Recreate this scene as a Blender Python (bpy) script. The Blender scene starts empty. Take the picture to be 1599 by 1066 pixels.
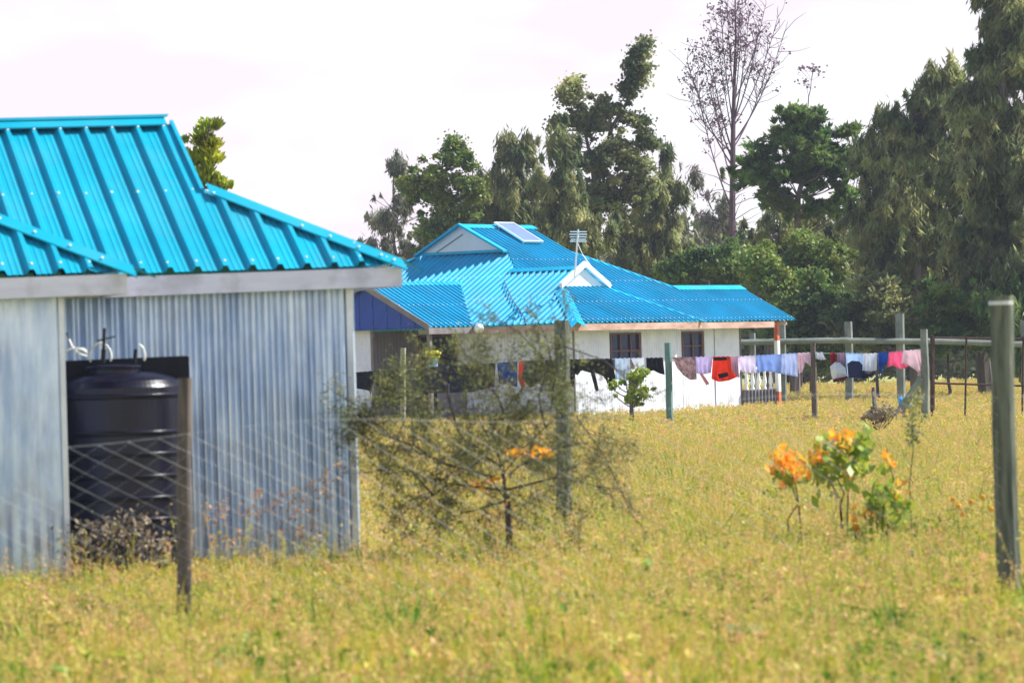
import bpy, math, random
import numpy as np
from mathutils import Vector, Matrix, noise as mn
random.seed(7); rng = np.random.default_rng(7)
R_ = math.radians
scene = bpy.context.scene
COL = scene.collection

# ------------------------------------------------------------------ camera
F = 6000.0; CAMZ = 1.75; ROLL = 0.028; PITCH = math.atan(27 / F)
R0 = Vector((1, 0, 0)); U0 = Vector((0, -math.sin(PITCH), math.cos(PITCH))); FW = Vector((0, math.cos(PITCH), math.sin(PITCH)))
RR = R0 * math.cos(ROLL) - U0 * math.sin(ROLL); UU = U0 * math.cos(ROLL) + R0 * math.sin(ROLL)
cam = bpy.data.cameras.new('camera'); cam_o = bpy.data.objects.new('camera', cam); COL.objects.link(cam_o)
m = Matrix((RR, UU, -FW)).transposed().to_4x4(); m.translation = Vector((0, 0, CAMZ)); cam_o.matrix_world = m
cam.sensor_width = 36; cam.lens = 36 * F / 1599; cam.clip_start = 0.5; cam.clip_end = 6000
cam.dof.use_dof = True; cam.dof.focus_distance = 95; cam.dof.aperture_fstop = 4.9
scene.camera = cam_o
def W(px, py, D):
    d = FW + RR * ((px - 799.5) / F) + UU * ((533 - py) / F)
    return Vector((d.x * D / d.y, D, CAMZ + d.z * D / d.y))
def G(px, D, z=0.0):
    p = W(px, 560, D); return Vector((p.x, D, z))

# ------------------------------------------------------------------ world, sun
SUN = Vector((0.66, 0.19, 0.74)).normalized()
world = bpy.data.worlds.new('World'); scene.world = world; world.use_nodes = True
nt = world.node_tree; nt.nodes.clear()
def N(nt, t, **kw):
    n = nt.nodes.new(t)
    for k, v in kw.items(): setattr(n, k, v)
    return n
out = N(nt, 'ShaderNodeOutputWorld'); bg = N(nt, 'ShaderNodeBackground'); bg.inputs[1].default_value = 0.13
sky = N(nt, 'ShaderNodeTexSky', sky_type='NISHITA', sun_disc=False)
sky.sun_elevation = math.asin(SUN.z); sky.sun_rotation = math.atan2(SUN.x, SUN.y)
sky.altitude = 1900; sky.dust_density = 1.0
tc = N(nt, 'ShaderNodeTexCoord'); sep = N(nt, 'ShaderNodeSeparateXYZ'); nt.links.new(tc.outputs['Generated'], sep.inputs[0])
mr = N(nt, 'ShaderNodeMapRange'); nt.links.new(sep.outputs['Z'], mr.inputs[0])
mr.inputs[1].default_value = 0.10; mr.inputs[2].default_value = 0.34; mr.inputs[3].default_value = 0.98; mr.inputs[4].default_value = 0.10
ns = N(nt, 'ShaderNodeTexNoise'); ns.inputs['Scale'].default_value = 14; ns.inputs['Detail'].default_value = 5
mp = N(nt, 'ShaderNodeMapping'); mp.inputs['Scale'].default_value = (1, 1, 2.6); nt.links.new(tc.outputs['Generated'], mp.inputs[0]); nt.links.new(mp.outputs[0], ns.inputs['Vector'])
cr = N(nt, 'ShaderNodeValToRGB'); cr.color_ramp.elements[0].position = 0.42; cr.color_ramp.elements[0].color = (4.25, 3.8, 4.25, 1)
cr.color_ramp.elements[1].position = 0.62; cr.color_ramp.elements[1].color = (4.6, 4.6, 4.8, 1); nt.links.new(ns.outputs['Fac'], cr.inputs[0])
mx = N(nt, 'ShaderNodeMix', data_type='RGBA'); nt.links.new(mr.outputs[0], mx.inputs[0]); nt.links.new(sky.outputs[0], mx.inputs[6]); nt.links.new(cr.outputs[0], mx.inputs[7])
nt.links.new(mx.outputs[2], bg.inputs[0]); nt.links.new(bg.outputs[0], out.inputs[0])
sl = bpy.data.lights.new('sun', 'SUN'); sl.energy = 4.7; sl.angle = R_(0.5); sl.color = (1, 0.97, 0.92)
so = bpy.data.objects.new('sun', sl); COL.objects.link(so); so.rotation_euler = SUN.to_track_quat('Z', 'Y').to_euler()
scene.view_settings.view_transform = 'Standard'; scene.view_settings.look = 'None'; scene.view_settings.gamma = 1
scene.view_settings.exposure = 0.92
scene.cycles.max_bounces = 6; scene.cycles.transparent_max_bounces = 8

# ------------------------------------------------------------------ materials
def mat(name, col, rough=0.7, metal=0.0, var=0.15, scale=3.0, col2=None, bump=0.0, stretch=(1, 1, 1), spec=0.5, trans=0.0, thr=(0.35, 0.65), fine=0.0):
    M = bpy.data.materials.new(name); M.use_nodes = True; t = M.node_tree; b = t.nodes['Principled BSDF']
    b.inputs['Roughness'].default_value = rough; b.inputs['Metallic'].default_value = metal; b.inputs['Specular IOR Level'].default_value = spec
    tcn = N(t, 'ShaderNodeTexCoord'); mpn = N(t, 'ShaderNodeMapping'); mpn.inputs['Scale'].default_value = stretch
    geo = N(t, 'ShaderNodeNewGeometry'); t.links.new(geo.outputs['Position'], mpn.inputs[0])
    no = N(t, 'ShaderNodeTexNoise'); no.inputs['Scale'].default_value = scale; no.inputs['Detail'].default_value = 6; no.inputs['Roughness'].default_value = 0.62
    t.links.new(mpn.outputs[0], no.inputs['Vector'])
    r = N(t, 'ShaderNodeValToRGB'); r.color_ramp.elements[0].position = thr[0]; r.color_ramp.elements[1].position = thr[1]
    c2 = col2 if col2 else tuple(min(1, c * (1 + var)) for c in col)
    c1 = col if col2 else tuple(c * (1 - var) for c in col)
    r.color_ramp.elements[0].color = (*c1, 1); r.color_ramp.elements[1].color = (*c2, 1)
    t.links.new(no.outputs['Fac'], r.inputs[0]); cout = r.outputs[0]
    if fine:
        vo = N(t, 'ShaderNodeTexVoronoi'); vo.inputs['Scale'].default_value = fine; t.links.new(geo.outputs['Position'], vo.inputs['Vector'])
        hs = N(t, 'ShaderNodeHueSaturation'); sx = N(t, 'ShaderNodeSeparateColor'); t.links.new(vo.outputs['Color'], sx.inputs[0])
        m1 = N(t, 'ShaderNodeMapRange'); t.links.new(sx.outputs[0], m1.inputs[0]); m1.inputs[3].default_value = 0.55; m1.inputs[4].default_value = 1.6
        m2 = N(t, 'ShaderNodeMapRange'); t.links.new(sx.outputs[1], m2.inputs[0]); m2.inputs[3].default_value = 0.475; m2.inputs[4].default_value = 0.525
        t.links.new(m1.outputs[0], hs.inputs['Value']); t.links.new(m2.outputs[0], hs.inputs['Hue']); t.links.new(cout, hs.inputs['Color']); cout = hs.outputs[0]
    t.links.new(cout, b.inputs['Base Color'])
    if bump:
        bp = N(t, 'ShaderNodeBump'); bp.inputs['Strength'].default_value = bump; bp.inputs['Distance'].default_value = 0.02
        t.links.new(no.outputs['Fac'], bp.inputs['Height']); t.links.new(bp.outputs[0], b.inputs['Normal'])
    if trans:
        tr = N(t, 'ShaderNodeBsdfTranslucent'); t.links.new(cout, tr.inputs[0]); mxx = N(t, 'ShaderNodeMixShader'); mxx.inputs[0].default_value = trans
        t.links.new(b.outputs[0], mxx.inputs[1]); t.links.new(tr.outputs[0], mxx.inputs[2]); t.links.new(mxx.outputs[0], t.nodes['Material Output'].inputs[0])
    return M
M = {}
M['roof_near'] = mat('roof_near', (0.0, 0.31, 0.43), 0.45, 0, 0.10, 1.3, spec=0.16)
M['roof_far'] = mat('roof_far', (0.0, 0.34, 0.54), 0.5, 0, 0.14, 0.8, spec=0.14)
M['gable_blue'] = mat('gable_blue', (0.0, 0.05, 0.38), 0.5, 0, 0.15, 1.0)
M['screw'] = mat('screw', (0.8, 0.8, 0.82), 0.3, 0.2, 0.05)
M['galv_near'] = mat('galv_near', (0.38, 0.50, 0.72), 0.28, 0.65, col2=(0.74, 0.85, 1.0), scale=2.2, stretch=(2.5, 2.5, 0.55), bump=0.1)
M['galv_edge'] = mat('galv_edge', (0.72, 0.76, 0.80), 0.3, 0.6, 0.1, 5)
M['galv_white'] = mat('galv_white', (0.76, 0.78, 0.90), 0.5, 0.0, col2=(0.86, 0.88, 0.97), scale=1.2, stretch=(2, 2, 0.5))
M['galv_grey_and_shade'] = mat('galv_grey_and_shade', (0.18, 0.16, 0.19), 0.5, 0.2, 0.15, 1.5)  # grey sheet metal; also carries the porch back wall's shade in its colour
M['fascia'] = mat('fascia', (0.80, 0.76, 0.84), 0.7, 0, col2=(0.90, 0.87, 0.93), scale=3, stretch=(1, 1, 6))
M['fascia_under'] = mat('fascia_under', (0.30, 0.22, 0.18), 0.8, 0, 0.2, 4)
M['timber_red'] = mat('timber_red', (0.36, 0.20, 0.14), 0.8, 0, col2=(0.62, 0.42, 0.34), scale=1.5, stretch=(1, 1, 3))
M['timber_grey'] = mat('timber_grey', (0.22, 0.19, 0.19), 0.85, 0, 0.25, 3)
M['gablet_grey'] = mat('gablet_grey', (0.48, 0.56, 0.66), 0.4, 0.3, 0.08, 1)
M['white_paint'] = mat('white_paint', (0.85, 0.85, 0.86), 0.5, 0, 0.04, 2)
M['brown'] = mat('brown', (0.13, 0.05, 0.035), 0.6, 0, 0.2, 4)
M['orange_paint'] = mat('orange_paint', (0.62, 0.15, 0.06), 0.6, 0, 0.15, 4)
M['glass'] = mat('glass', (0.008, 0.022, 0.09), 0.25, 0, 0.3, 2, spec=0.25)
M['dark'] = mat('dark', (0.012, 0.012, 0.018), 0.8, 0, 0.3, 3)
M['tank'] = mat('tank', (0.006, 0.005, 0.016), 0.30, 0, 0.3, 5, spec=0.4)
M['hose'] = mat('hose', (0.85, 0.85, 0.74), 0.5, 0, 0.1, 5)
M['post_green'] = mat('post_green', (0.055, 0.07, 0.05), 0.85, 0, col2=(0.20, 0.21, 0.15), scale=7, stretch=(4, 4, 0.4), bump=0.9)
M['post_brown'] = mat('post_brown', (0.07, 0.055, 0.05), 0.9, 0, col2=(0.18, 0.14, 0.11), scale=6, stretch=(4, 4, 0.6), bump=0.6)
M['post_teal'] = mat('post_teal', (0.09, 0.19, 0.19), 0.8, 0, col2=(0.16, 0.27, 0.25), scale=3)
M['post_pale'] = mat('post_pale', (0.42, 0.42, 0.28), 0.8, 0, 0.2, 4)
M['rail'] = mat('rail', (0.13, 0.15, 0.13), 0.85, 0, col2=(0.25, 0.27, 0.24), scale=2)
M['rust'] = mat('rust', (0.06, 0.03, 0.025), 0.85, 0.2, 0.3, 5)
M['wire'] = mat('wire', (0.62, 0.62, 0.60), 0.35, 0.5, 0.1, 3)
M['cable'] = mat('cable', (0.10, 0.08, 0.16), 0.5, 0, 0.1, 3)
M['panel'] = mat('panel', (0.16, 0.22, 0.34), 0.2, 0, 0.1, 3, spec=0.8)
M['alu'] = mat('alu', (0.8, 0.82, 0.84), 0.35, 0.4, 0.05, 3)
M['stone'] = mat('stone', (0.09, 0.085, 0.10), 0.9, 0, col2=(0.20, 0.18, 0.20), scale=4, bump=0.5)
M['ground'] = mat('ground', (0.18, 0.21, 0.03), 0.95, 0, col2=(0.34, 0.31, 0.07), scale=0.5)
M['bark'] = mat('bark', (0.07, 0.055, 0.05), 0.9, 0, col2=(0.16, 0.13, 0.12), scale=3, stretch=(1, 1, .3))
M['bark_purple'] = mat('bark_purple', (0.13, 0.08, 0.11), 0.9, 0, 0.25, 3)
M['twig'] = mat('twig', (0.035, 0.025, 0.022), 0.9, 0, col2=(0.09, 0.065, 0.05), scale=5)
M['leaf_casu'] = mat('leaf_casu', (0.085, 0.12, 0.045), 0.7, 0, col2=(0.38, 0.39, 0.16), scale=0.5, trans=0.5, fine=2.2, thr=(0.4, 0.62))
M['leaf_grey'] = mat('leaf_grey', (0.15, 0.16, 0.12), 0.7, 0, col2=(0.30, 0.29, 0.20), scale=0.6, trans=0.3, fine=2.2)
M['leaf_green'] = mat('leaf_green', (0.07, 0.14, 0.025), 0.55, 0, col2=(0.24, 0.28, 0.05), scale=0.9, trans=0.32, fine=3)
M['leaf_dark'] = mat('leaf_dark', (0.06, 0.12, 0.03), 0.6, 0, col2=(0.20, 0.28, 0.06), scale=0.5, trans=0.48, fine=2)
M['leaf_lime'] = mat('leaf_lime', (0.12, 0.20, 0.035), 0.6, 0, col2=(0.28, 0.33, 0.06), scale=0.8, trans=0.35, fine=3)
M['leaf_purple'] = mat('leaf_purple', (0.22, 0.13, 0.18), 0.7, 0, 0.25, 2, trans=0.2)
M['leaf_yellow'] = mat('leaf_yellow', (0.19, 0.28, 0.02), 0.6, 0, col2=(0.42, 0.42, 0.04), scale=1.0, trans=0.35, fine=3)
M['leaf_bush'] = mat('leaf_bush', (0.13, 0.15, 0.045), 0.7, 0, col2=(0.26, 0.27, 0.08), scale=3, trans=0.35, fine=8)
M['leaf_orange'] = mat('leaf_orange', (0.90, 0.24, 0.02), 0.6, 0, col2=(0.95, 0.62, 0.04), scale=14, trans=0.4)
M['leaf_shrub'] = mat('leaf_shrub', (0.14, 0.32, 0.03), 0.5, 0, col2=(0.50, 0.52, 0.05), scale=9, trans=0.35)
M['leaf_pale'] = mat('leaf_pale', (0.55, 0.52, 0.45), 0.5, 0, 0.1, 9, trans=0.3)
M['straw'] = mat('straw', (0.26, 0.20, 0.13), 0.9, 0, col2=(0.40, 0.32, 0.22), scale=6, trans=0.2)
M['seed_red'] = mat('seed_red', (0.42, 0.20, 0.12), 0.8, 0, col2=(0.60, 0.42, 0.26), scale=9, trans=.3)
M['yellow_flower'] = mat('yellow_flower', (0.85, 0.78, 0.02), 0.6, 0, 0.1, 9)
M['petal'] = mat('petal', (0.95, 0.50, 0.03), 0.6, 0, 0.1, 9, trans=0.3)


def _g():
    Mx = M['galv_white']; t = Mx.node_tree; b = t.nodes['Principled BSDF']; lk = b.inputs['Base Color'].links[0].from_socket
    g_ = N(t, 'ShaderNodeNewGeometry'); sp_ = N(t, 'ShaderNodeSeparateXYZ'); t.links.new(g_.outputs['Position'], sp_.inputs[0])
    a = N(t, 'ShaderNodeMapRange'); t.links.new(sp_.outputs['Z'], a.inputs[0]); a.inputs[1].default_value = 0.3; a.inputs[2].default_value = 1.3; a.inputs[3].default_value = 0.7; a.inputs[4].default_value = 0.18
    no = N(t, 'ShaderNodeTexNoise'); no.inputs['Scale'].default_value = 3; no.inputs['Detail'].default_value = 8; t.links.new(g_.outputs['Position'], no.inputs['Vector'])
    r = N(t, 'ShaderNodeValToRGB'); r.color_ramp.elements[0].position = .48; r.color_ramp.elements[1].position = .66; t.links.new(no.outputs['Fac'], r.inputs[0])
    mu = N(t, 'ShaderNodeMath', operation='MULTIPLY'); t.links.new(a.outputs[0], mu.inputs[0]); t.links.new(r.outputs[0], mu.inputs[1])
    mi = N(t, 'ShaderNodeMix', data_type='RGBA'); t.links.new(mu.outputs[0], mi.inputs[0]); t.links.new(lk, mi.inputs[6]); mi.inputs[7].default_value = (0.42, 0.36, 0.32, 1); t.links.new(mi.outputs[2], b.inputs['Base Color'])
_g()

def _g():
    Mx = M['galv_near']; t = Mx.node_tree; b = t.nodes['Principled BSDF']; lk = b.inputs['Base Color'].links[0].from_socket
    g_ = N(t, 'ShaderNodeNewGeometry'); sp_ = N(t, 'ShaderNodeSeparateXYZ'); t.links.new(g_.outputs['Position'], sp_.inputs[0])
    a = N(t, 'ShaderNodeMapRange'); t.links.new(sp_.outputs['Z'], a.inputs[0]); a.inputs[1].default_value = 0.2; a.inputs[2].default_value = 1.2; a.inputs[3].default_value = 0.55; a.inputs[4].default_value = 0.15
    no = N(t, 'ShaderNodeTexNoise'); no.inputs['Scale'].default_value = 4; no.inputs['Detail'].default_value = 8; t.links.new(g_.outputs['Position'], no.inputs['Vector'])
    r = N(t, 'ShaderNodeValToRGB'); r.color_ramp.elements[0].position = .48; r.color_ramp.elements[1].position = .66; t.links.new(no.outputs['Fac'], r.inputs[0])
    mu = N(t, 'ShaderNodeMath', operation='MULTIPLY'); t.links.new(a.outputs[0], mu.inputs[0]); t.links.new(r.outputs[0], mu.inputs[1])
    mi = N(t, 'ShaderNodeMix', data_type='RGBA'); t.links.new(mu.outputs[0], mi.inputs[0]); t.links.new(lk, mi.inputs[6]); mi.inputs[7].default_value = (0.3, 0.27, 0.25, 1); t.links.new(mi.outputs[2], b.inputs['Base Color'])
_g()

def _g():
    Mx = M['roof_near']; t = Mx.node_tree; b = t.nodes['Principled BSDF']; lk = b.inputs['Base Color'].links[0].from_socket
    g_ = N(t, 'ShaderNodeNewGeometry'); sp_ = N(t, 'ShaderNodeSeparateXYZ'); t.links.new(g_.outputs['Position'], sp_.inputs[0])
    a = N(t, 'ShaderNodeMapRange'); t.links.new(sp_.outputs['Z'], a.inputs[0]); a.inputs[1].default_value = 0; a.inputs[2].default_value = 9; a.inputs[3].default_value = 0.2; a.inputs[4].default_value = 0.2
    no = N(t, 'ShaderNodeTexNoise'); no.inputs['Scale'].default_value = 1.6; no.inputs['Detail'].default_value = 8; t.links.new(g_.outputs['Position'], no.inputs['Vector'])
    r = N(t, 'ShaderNodeValToRGB'); r.color_ramp.elements[0].position = .48; r.color_ramp.elements[1].position = .66; t.links.new(no.outputs['Fac'], r.inputs[0])
    mu = N(t, 'ShaderNodeMath', operation='MULTIPLY'); t.links.new(a.outputs[0], mu.inputs[0]); t.links.new(r.outputs[0], mu.inputs[1])
    mi = N(t, 'ShaderNodeMix', data_type='RGBA'); t.links.new(mu.outputs[0], mi.inputs[0]); t.links.new(lk, mi.inputs[6]); mi.inputs[7].default_value = (0.1, 0.3, 0.36, 1); t.links.new(mi.outputs[2], b.inputs['Base Color'])
_g()

def _g():
    Mx = M['roof_far']; t = Mx.node_tree; b = t.nodes['Principled BSDF']; lk = b.inputs['Base Color'].links[0].from_socket
    g_ = N(t, 'ShaderNodeNewGeometry'); sp_ = N(t, 'ShaderNodeSeparateXYZ'); t.links.new(g_.outputs['Position'], sp_.inputs[0])
    a = N(t, 'ShaderNodeMapRange'); t.links.new(sp_.outputs['Z'], a.inputs[0]); a.inputs[1].default_value = 0; a.inputs[2].default_value = 9; a.inputs[3].default_value = 0.2; a.inputs[4].default_value = 0.2
    no = N(t, 'ShaderNodeTexNoise'); no.inputs['Scale'].default_value = 1.1; no.inputs['Detail'].default_value = 8; t.links.new(g_.outputs['Position'], no.inputs['Vector'])
    r = N(t, 'ShaderNodeValToRGB'); r.color_ramp.elements[0].position = .48; r.color_ramp.elements[1].position = .66; t.links.new(no.outputs['Fac'], r.inputs[0])
    mu = N(t, 'ShaderNodeMath', operation='MULTIPLY'); t.links.new(a.outputs[0], mu.inputs[0]); t.links.new(r.outputs[0], mu.inputs[1])
    mi = N(t, 'ShaderNodeMix', data_type='RGBA'); t.links.new(mu.outputs[0], mi.inputs[0]); t.links.new(lk, mi.inputs[6]); mi.inputs[7].default_value = (0.12, 0.34, 0.48, 1); t.links.new(mi.outputs[2], b.inputs['Base Color'])
_g()

def _g():
    Mx = M['fascia']; t = Mx.node_tree; b = t.nodes['Principled BSDF']; lk = b.inputs['Base Color'].links[0].from_socket
    g_ = N(t, 'ShaderNodeNewGeometry'); sp_ = N(t, 'ShaderNodeSeparateXYZ'); t.links.new(g_.outputs['Position'], sp_.inputs[0])
    a = N(t, 'ShaderNodeMapRange'); t.links.new(sp_.outputs['Z'], a.inputs[0]); a.inputs[1].default_value = 0; a.inputs[2].default_value = 9; a.inputs[3].default_value = 0.4; a.inputs[4].default_value = 0.4
    no = N(t, 'ShaderNodeTexNoise'); no.inputs['Scale'].default_value = 5; no.inputs['Detail'].default_value = 8; t.links.new(g_.outputs['Position'], no.inputs['Vector'])
    r = N(t, 'ShaderNodeValToRGB'); r.color_ramp.elements[0].position = .48; r.color_ramp.elements[1].position = .66; t.links.new(no.outputs['Fac'], r.inputs[0])
    mu = N(t, 'ShaderNodeMath', operation='MULTIPLY'); t.links.new(a.outputs[0], mu.inputs[0]); t.links.new(r.outputs[0], mu.inputs[1])
    mi = N(t, 'ShaderNodeMix', data_type='RGBA'); t.links.new(mu.outputs[0], mi.inputs[0]); t.links.new(lk, mi.inputs[6]); mi.inputs[7].default_value = (0.4, 0.34, 0.34, 1); t.links.new(mi.outputs[2], b.inputs['Base Color'])
_g()

# ------------------------------------------------------------------ object helpers
ORG = {}
def tag(o, label=None, cat=None, group=None, kind=None):
    if label: o['label'] = label
    if cat: o['category'] = cat
    if group: o['group'] = group
    if kind: o['kind'] = kind
    return o
def empty(name, loc, label, cat, group=None):
    o = bpy.data.objects.new(name, None); o.location = loc; o.empty_display_size = 0.1; COL.objects.link(o)
    ORG[o.name] = Vector(loc); return tag(o, label, cat, group)
def link_mesh(name, me, parent, base, mats):
    for q in mats: me.materials.append(q)
    o = bpy.data.objects.new(name, me); COL.objects.link(o)
    if parent: o.parent = parent
    else: o.location = base
    ORG[o.name] = base
    return o
def rawmesh(name, V, Fq, mats, parent=None, base=None, idx=None, smooth=False):
    """V (n,3) world array, Fq list/array of faces (uniform array or list of tuples)"""
    base = ORG[parent.name] if parent else (Vector(base) if base is not None else Vector((0, 0, 0)))
    V = np.asarray(V, dtype=np.float32).reshape(-1, 3) - np.array(base, dtype=np.float32)
    me = bpy.data.meshes.new(name)
    if isinstance(Fq, np.ndarray):
        k = Fq.shape[1]; n = len(Fq)
        me.vertices.add(len(V)); me.vertices.foreach_set('co', V.ravel())
        me.loops.add(n * k); me.loops.foreach_set('vertex_index', Fq.astype(np.int32).ravel())
        me.polygons.add(n); me.polygons.foreach_set('loop_start', np.arange(0, n * k, k, dtype=np.int32))
        me.polygons.foreach_set('loop_total', np.full(n, k, dtype=np.int32)); me.update(calc_edges=True)
    else:
        me.from_pydata(V.tolist(), [], Fq); me.update()
    if idx is not None: me.polygons.foreach_set('material_index', np.asarray(idx, dtype=np.int32))
    if smooth: me.polygons.foreach_set('use_smooth', np.ones(len(me.polygons), dtype=bool))
    return link_mesh(name, me, parent, base, mats if isinstance(mats, (list, tuple)) else [mats])
class MB:
    def __init__(s): s.v = []; s.f = []; s.i = []
    def face(s, pts, mi=0):
        n = len(s.v); s.v += [tuple(p) for p in pts]; s.f.append(tuple(range(n, n + len(pts)))); s.i.append(mi)
    def hexa(s, b, t, mi=0):      # 4 bottom pts, 4 top pts
        n = len(s.v); s.v += [tuple(p) for p in b] + [tuple(p) for p in t]
        for q in ((3, 2, 1, 0), (4, 5, 6, 7), (0, 1, 5, 4), (1, 2, 6, 5), (2, 3, 7, 6), (3, 0, 4, 7)):
            s.f.append(tuple(n + k for k in q)); s.i.append(mi)
    def box(s, P, a0, a1, b0, b1, z0, z1, mi=0):   # in a frame P(u,v,z)
        s.hexa([P(a0, b0, z0), P(a1, b0, z0), P(a1, b1, z0), P(a0, b1, z0)], [P(a0, b0, z1), P(a1, b0, z1), P(a1, b1, z1), P(a0, b1, z1)], mi)
    def tube(s, pts, rad, k=6, mi=0, cap=True):
        pts = [Vector(p) for p in pts]; n0 = len(s.v); L = len(pts)
        rad = list(rad) if hasattr(rad, '__len__') else [rad] * L
        ref = Vector((0.31, 0.17, 0.93))
        for j, p in enumerate(pts):
            d = (pts[min(j + 1, L - 1)] - pts[max(j - 1, 0)]).normalized()
            a = d.cross(ref)
            if a.length < 0.05: a = d.cross(Vector((1, 0, 0)))
            a.normalize(); b = d.cross(a)
            for q in range(k):
                th = 2 * math.pi * q / k; s.v.append(tuple(p + (a * math.cos(th) + b * math.sin(th)) * rad[j]))
        for j in range(L - 1):
            for q in range(k):
                s.f.append((n0 + j * k + q, n0 + j * k + (q + 1) % k, n0 + (j + 1) * k + (q + 1) % k, n0 + (j + 1) * k + q)); s.i.append(mi)
        if cap and k > 3:
            s.f.append(tuple(n0 + q for q in range(k))[::-1]); s.i.append(mi); s.f.append(tuple(n0 + (L - 1) * k + q for q in range(k))); s.i.append(mi)
    def lathe(s, c, prof, k=24, mi=0):
        n0 = len(s.v)
        for r, z in prof:
            for q in range(k):
                th = 2 * math.pi * q / k; s.v.append((c[0] + r * math.cos(th), c[1] + r * math.sin(th), c[2] + z))
        for j in range(len(prof) - 1):
            for q in range(k):
                s.f.append((n0 + j * k + q, n0 + j * k + (q + 1) % k, n0 + (j + 1) * k + (q + 1) % k, n0 + (j + 1) * k + q)); s.i.append(mi)
        s.f.append(tuple(n0 + (len(prof) - 1) * k + q for q in range(k))); s.i.append(mi)
    def screw(s, p, nrm, r, mi):
        nrm = Vector(nrm).normalized(); a = nrm.orthogonal().normalized(); b = nrm.cross(a); p = Vector(p)
        n0 = len(s.v)
        for rr, h in ((r, 0), (r, r * .35), (r * .5, r * .8)):
            for q in range(6):
                th = q * math.pi / 3; s.v.append(tuple(p + (a * math.cos(th) + b * math.sin(th)) * rr + nrm * h))
        for j in range(2):
            for q in range(6): s.f.append((n0 + j * 6 + q, n0 + j * 6 + (q + 1) % 6, n0 + j * 6 + 6 + (q + 1) % 6, n0 + j * 6 + 6 + q)); s.i.append(mi)
        s.f.append(tuple(n0 + 12 + q for q in range(6))); s.i.append(mi)
    def build(s, name, mats, parent=None, base=None, smooth=False):
        return rawmesh(name, s.v, s.f, mats, parent, base, s.i, smooth)

def ribbed(mb, P, nrm, c0, c1, lo, hi, zf, pitch, hgt, top=0.032, slope=0.022, minor=0.004, phase=0.0, rows=None, sr=0.012, mi=0, smi=1, seed=0):
    """ribbed metal sheet: P(c, r, z) -> world, c runs along the eave, r up the slope; lo/hi: [(c, r)...]"""
    rnd = random.Random(seed)
    n3 = Vector(nrm).normalized()
    prof = []; ribs = []
    k0 = math.floor((min(c0, c1) - phase) / pitch) - 1; k1 = math.ceil((max(c0, c1) - phase) / pitch) + 1
    a, b = min(c0, c1), max(c0, c1)
    for k in range(k0, k1 + 1):
        x = phase + k * pitch; ribs.append(x)
        prof += [(x - top / 2 - slope, 0), (x - top / 2, hgt), (x + top / 2, hgt), (x + top / 2 + slope, 0)]
        rest = pitch - top - 2 * slope
        if minor:
            for q in (0.33, 0.67):
                xm = x + top / 2 + slope + rest * q; prof += [(xm - 0.012, 0), (xm, minor), (xm + 0.012, 0)]
    xs = [p[0] for p in prof]; hs = [p[1] for p in prof]
    cs = sorted(set([a, b] + [x for x in xs if a < x < b] + [c for c, _ in lo + hi if a < c < b]))
    lc = [p[0] for p in lo]; lr = [p[1] for p in lo]; hc = [p[0] for p in hi]; hr = [p[1] for p in hi]
    n0 = len(mb.v); cols = []
    for c in cs:
        h = float(np.interp(c, xs, hs)); r0 = float(np.interp(c, lc, lr)); r1 = float(np.interp(c, hc, hr))
        seg = max(1, int((r1 - r0) / 0.9)); cols.append((h, r0, r1))
        for q in range(5):
            r = r0 + (r1 - r0) * q / 4
            w = 0.0025 * math.sin(c * 3.1 + r * 4.3 + seed)
            mb.v.append(tuple(Vector(P(c, r, zf(c, r))) + n3 * (h + w)))
    for j in range(len(cs) - 1):
        for q in range(4):
            a0 = n0 + j * 5 + q; mb.f.append((a0, a0 + 5, a0 + 6, a0 + 1)); mb.i.append(mi)
    if rows:
        for x in ribs:
            if a < x < b:
                r0 = float(np.interp(x, lc, lr)); r1 = float(np.interp(x, hc, hr))
                for rw in rows:
                    r = rw if rw >= 0 else None
                    rr = (min(x, 99), rw)
                    r = rw if rw < 90 else r1 - (rw - 90)
                    if r0 + 0.02 <= r <= r1 - 0.01:
                        xx = x + rnd.uniform(-.01, .01); r += rnd.uniform(-.012, .012)
                        mb.screw(Vector(P(xx, r, zf(xx, r))) + n3 * (hgt - 0.002), n3, sr * rnd.uniform(.8, 1.1), smi)
def cap(mb, p0, p1, s1, s2, w, lift=0.035, th=0.004, mi=0):
    p0 = Vector(p0); p1 = Vector(p1); s1 = Vector(s1).normalized(); s2 = Vector(s2).normalized(); up = Vector((0, 0, lift))
    for s in (s1, s2):
        a, b, c, d = p0 + up, p1 + up, p1 + up + s * w, p0 + up + s * w
        dn = Vector((0, 0, -th * 3))
        mb.hexa([a + dn, b + dn, c + dn, d + dn], [a, b, c, d], mi)
def corr(mb, P, c0, c1, z0, z1, pitch, amp, face=-1, seed=0, v0=0.0, step=6, mi=0):
    """corrugated sheet standing on the plane v=v0 of frame P(u,v,z)"""
    n = max(2, int(abs(c1 - c0) / pitch * step)); n0 = len(mb.v)
    for j in range(n + 1):
        c = c0 + (c1 - c0) * j / n
        h = amp * math.sin(2 * math.pi * c / pitch) + 0.25 * amp * math.sin(c * 1.7 + seed)
        for z in (z0, (z0 + z1) / 2, z1): mb.v.append(tuple(P(c, v0 + face * (h + amp), z)))
    for j in range(n):
        for q in (0, 1):
            a = n0 + j * 3 + q; mb.f.append((a, a + 3, a + 4, a + 1)); mb.i.append(mi)

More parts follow.
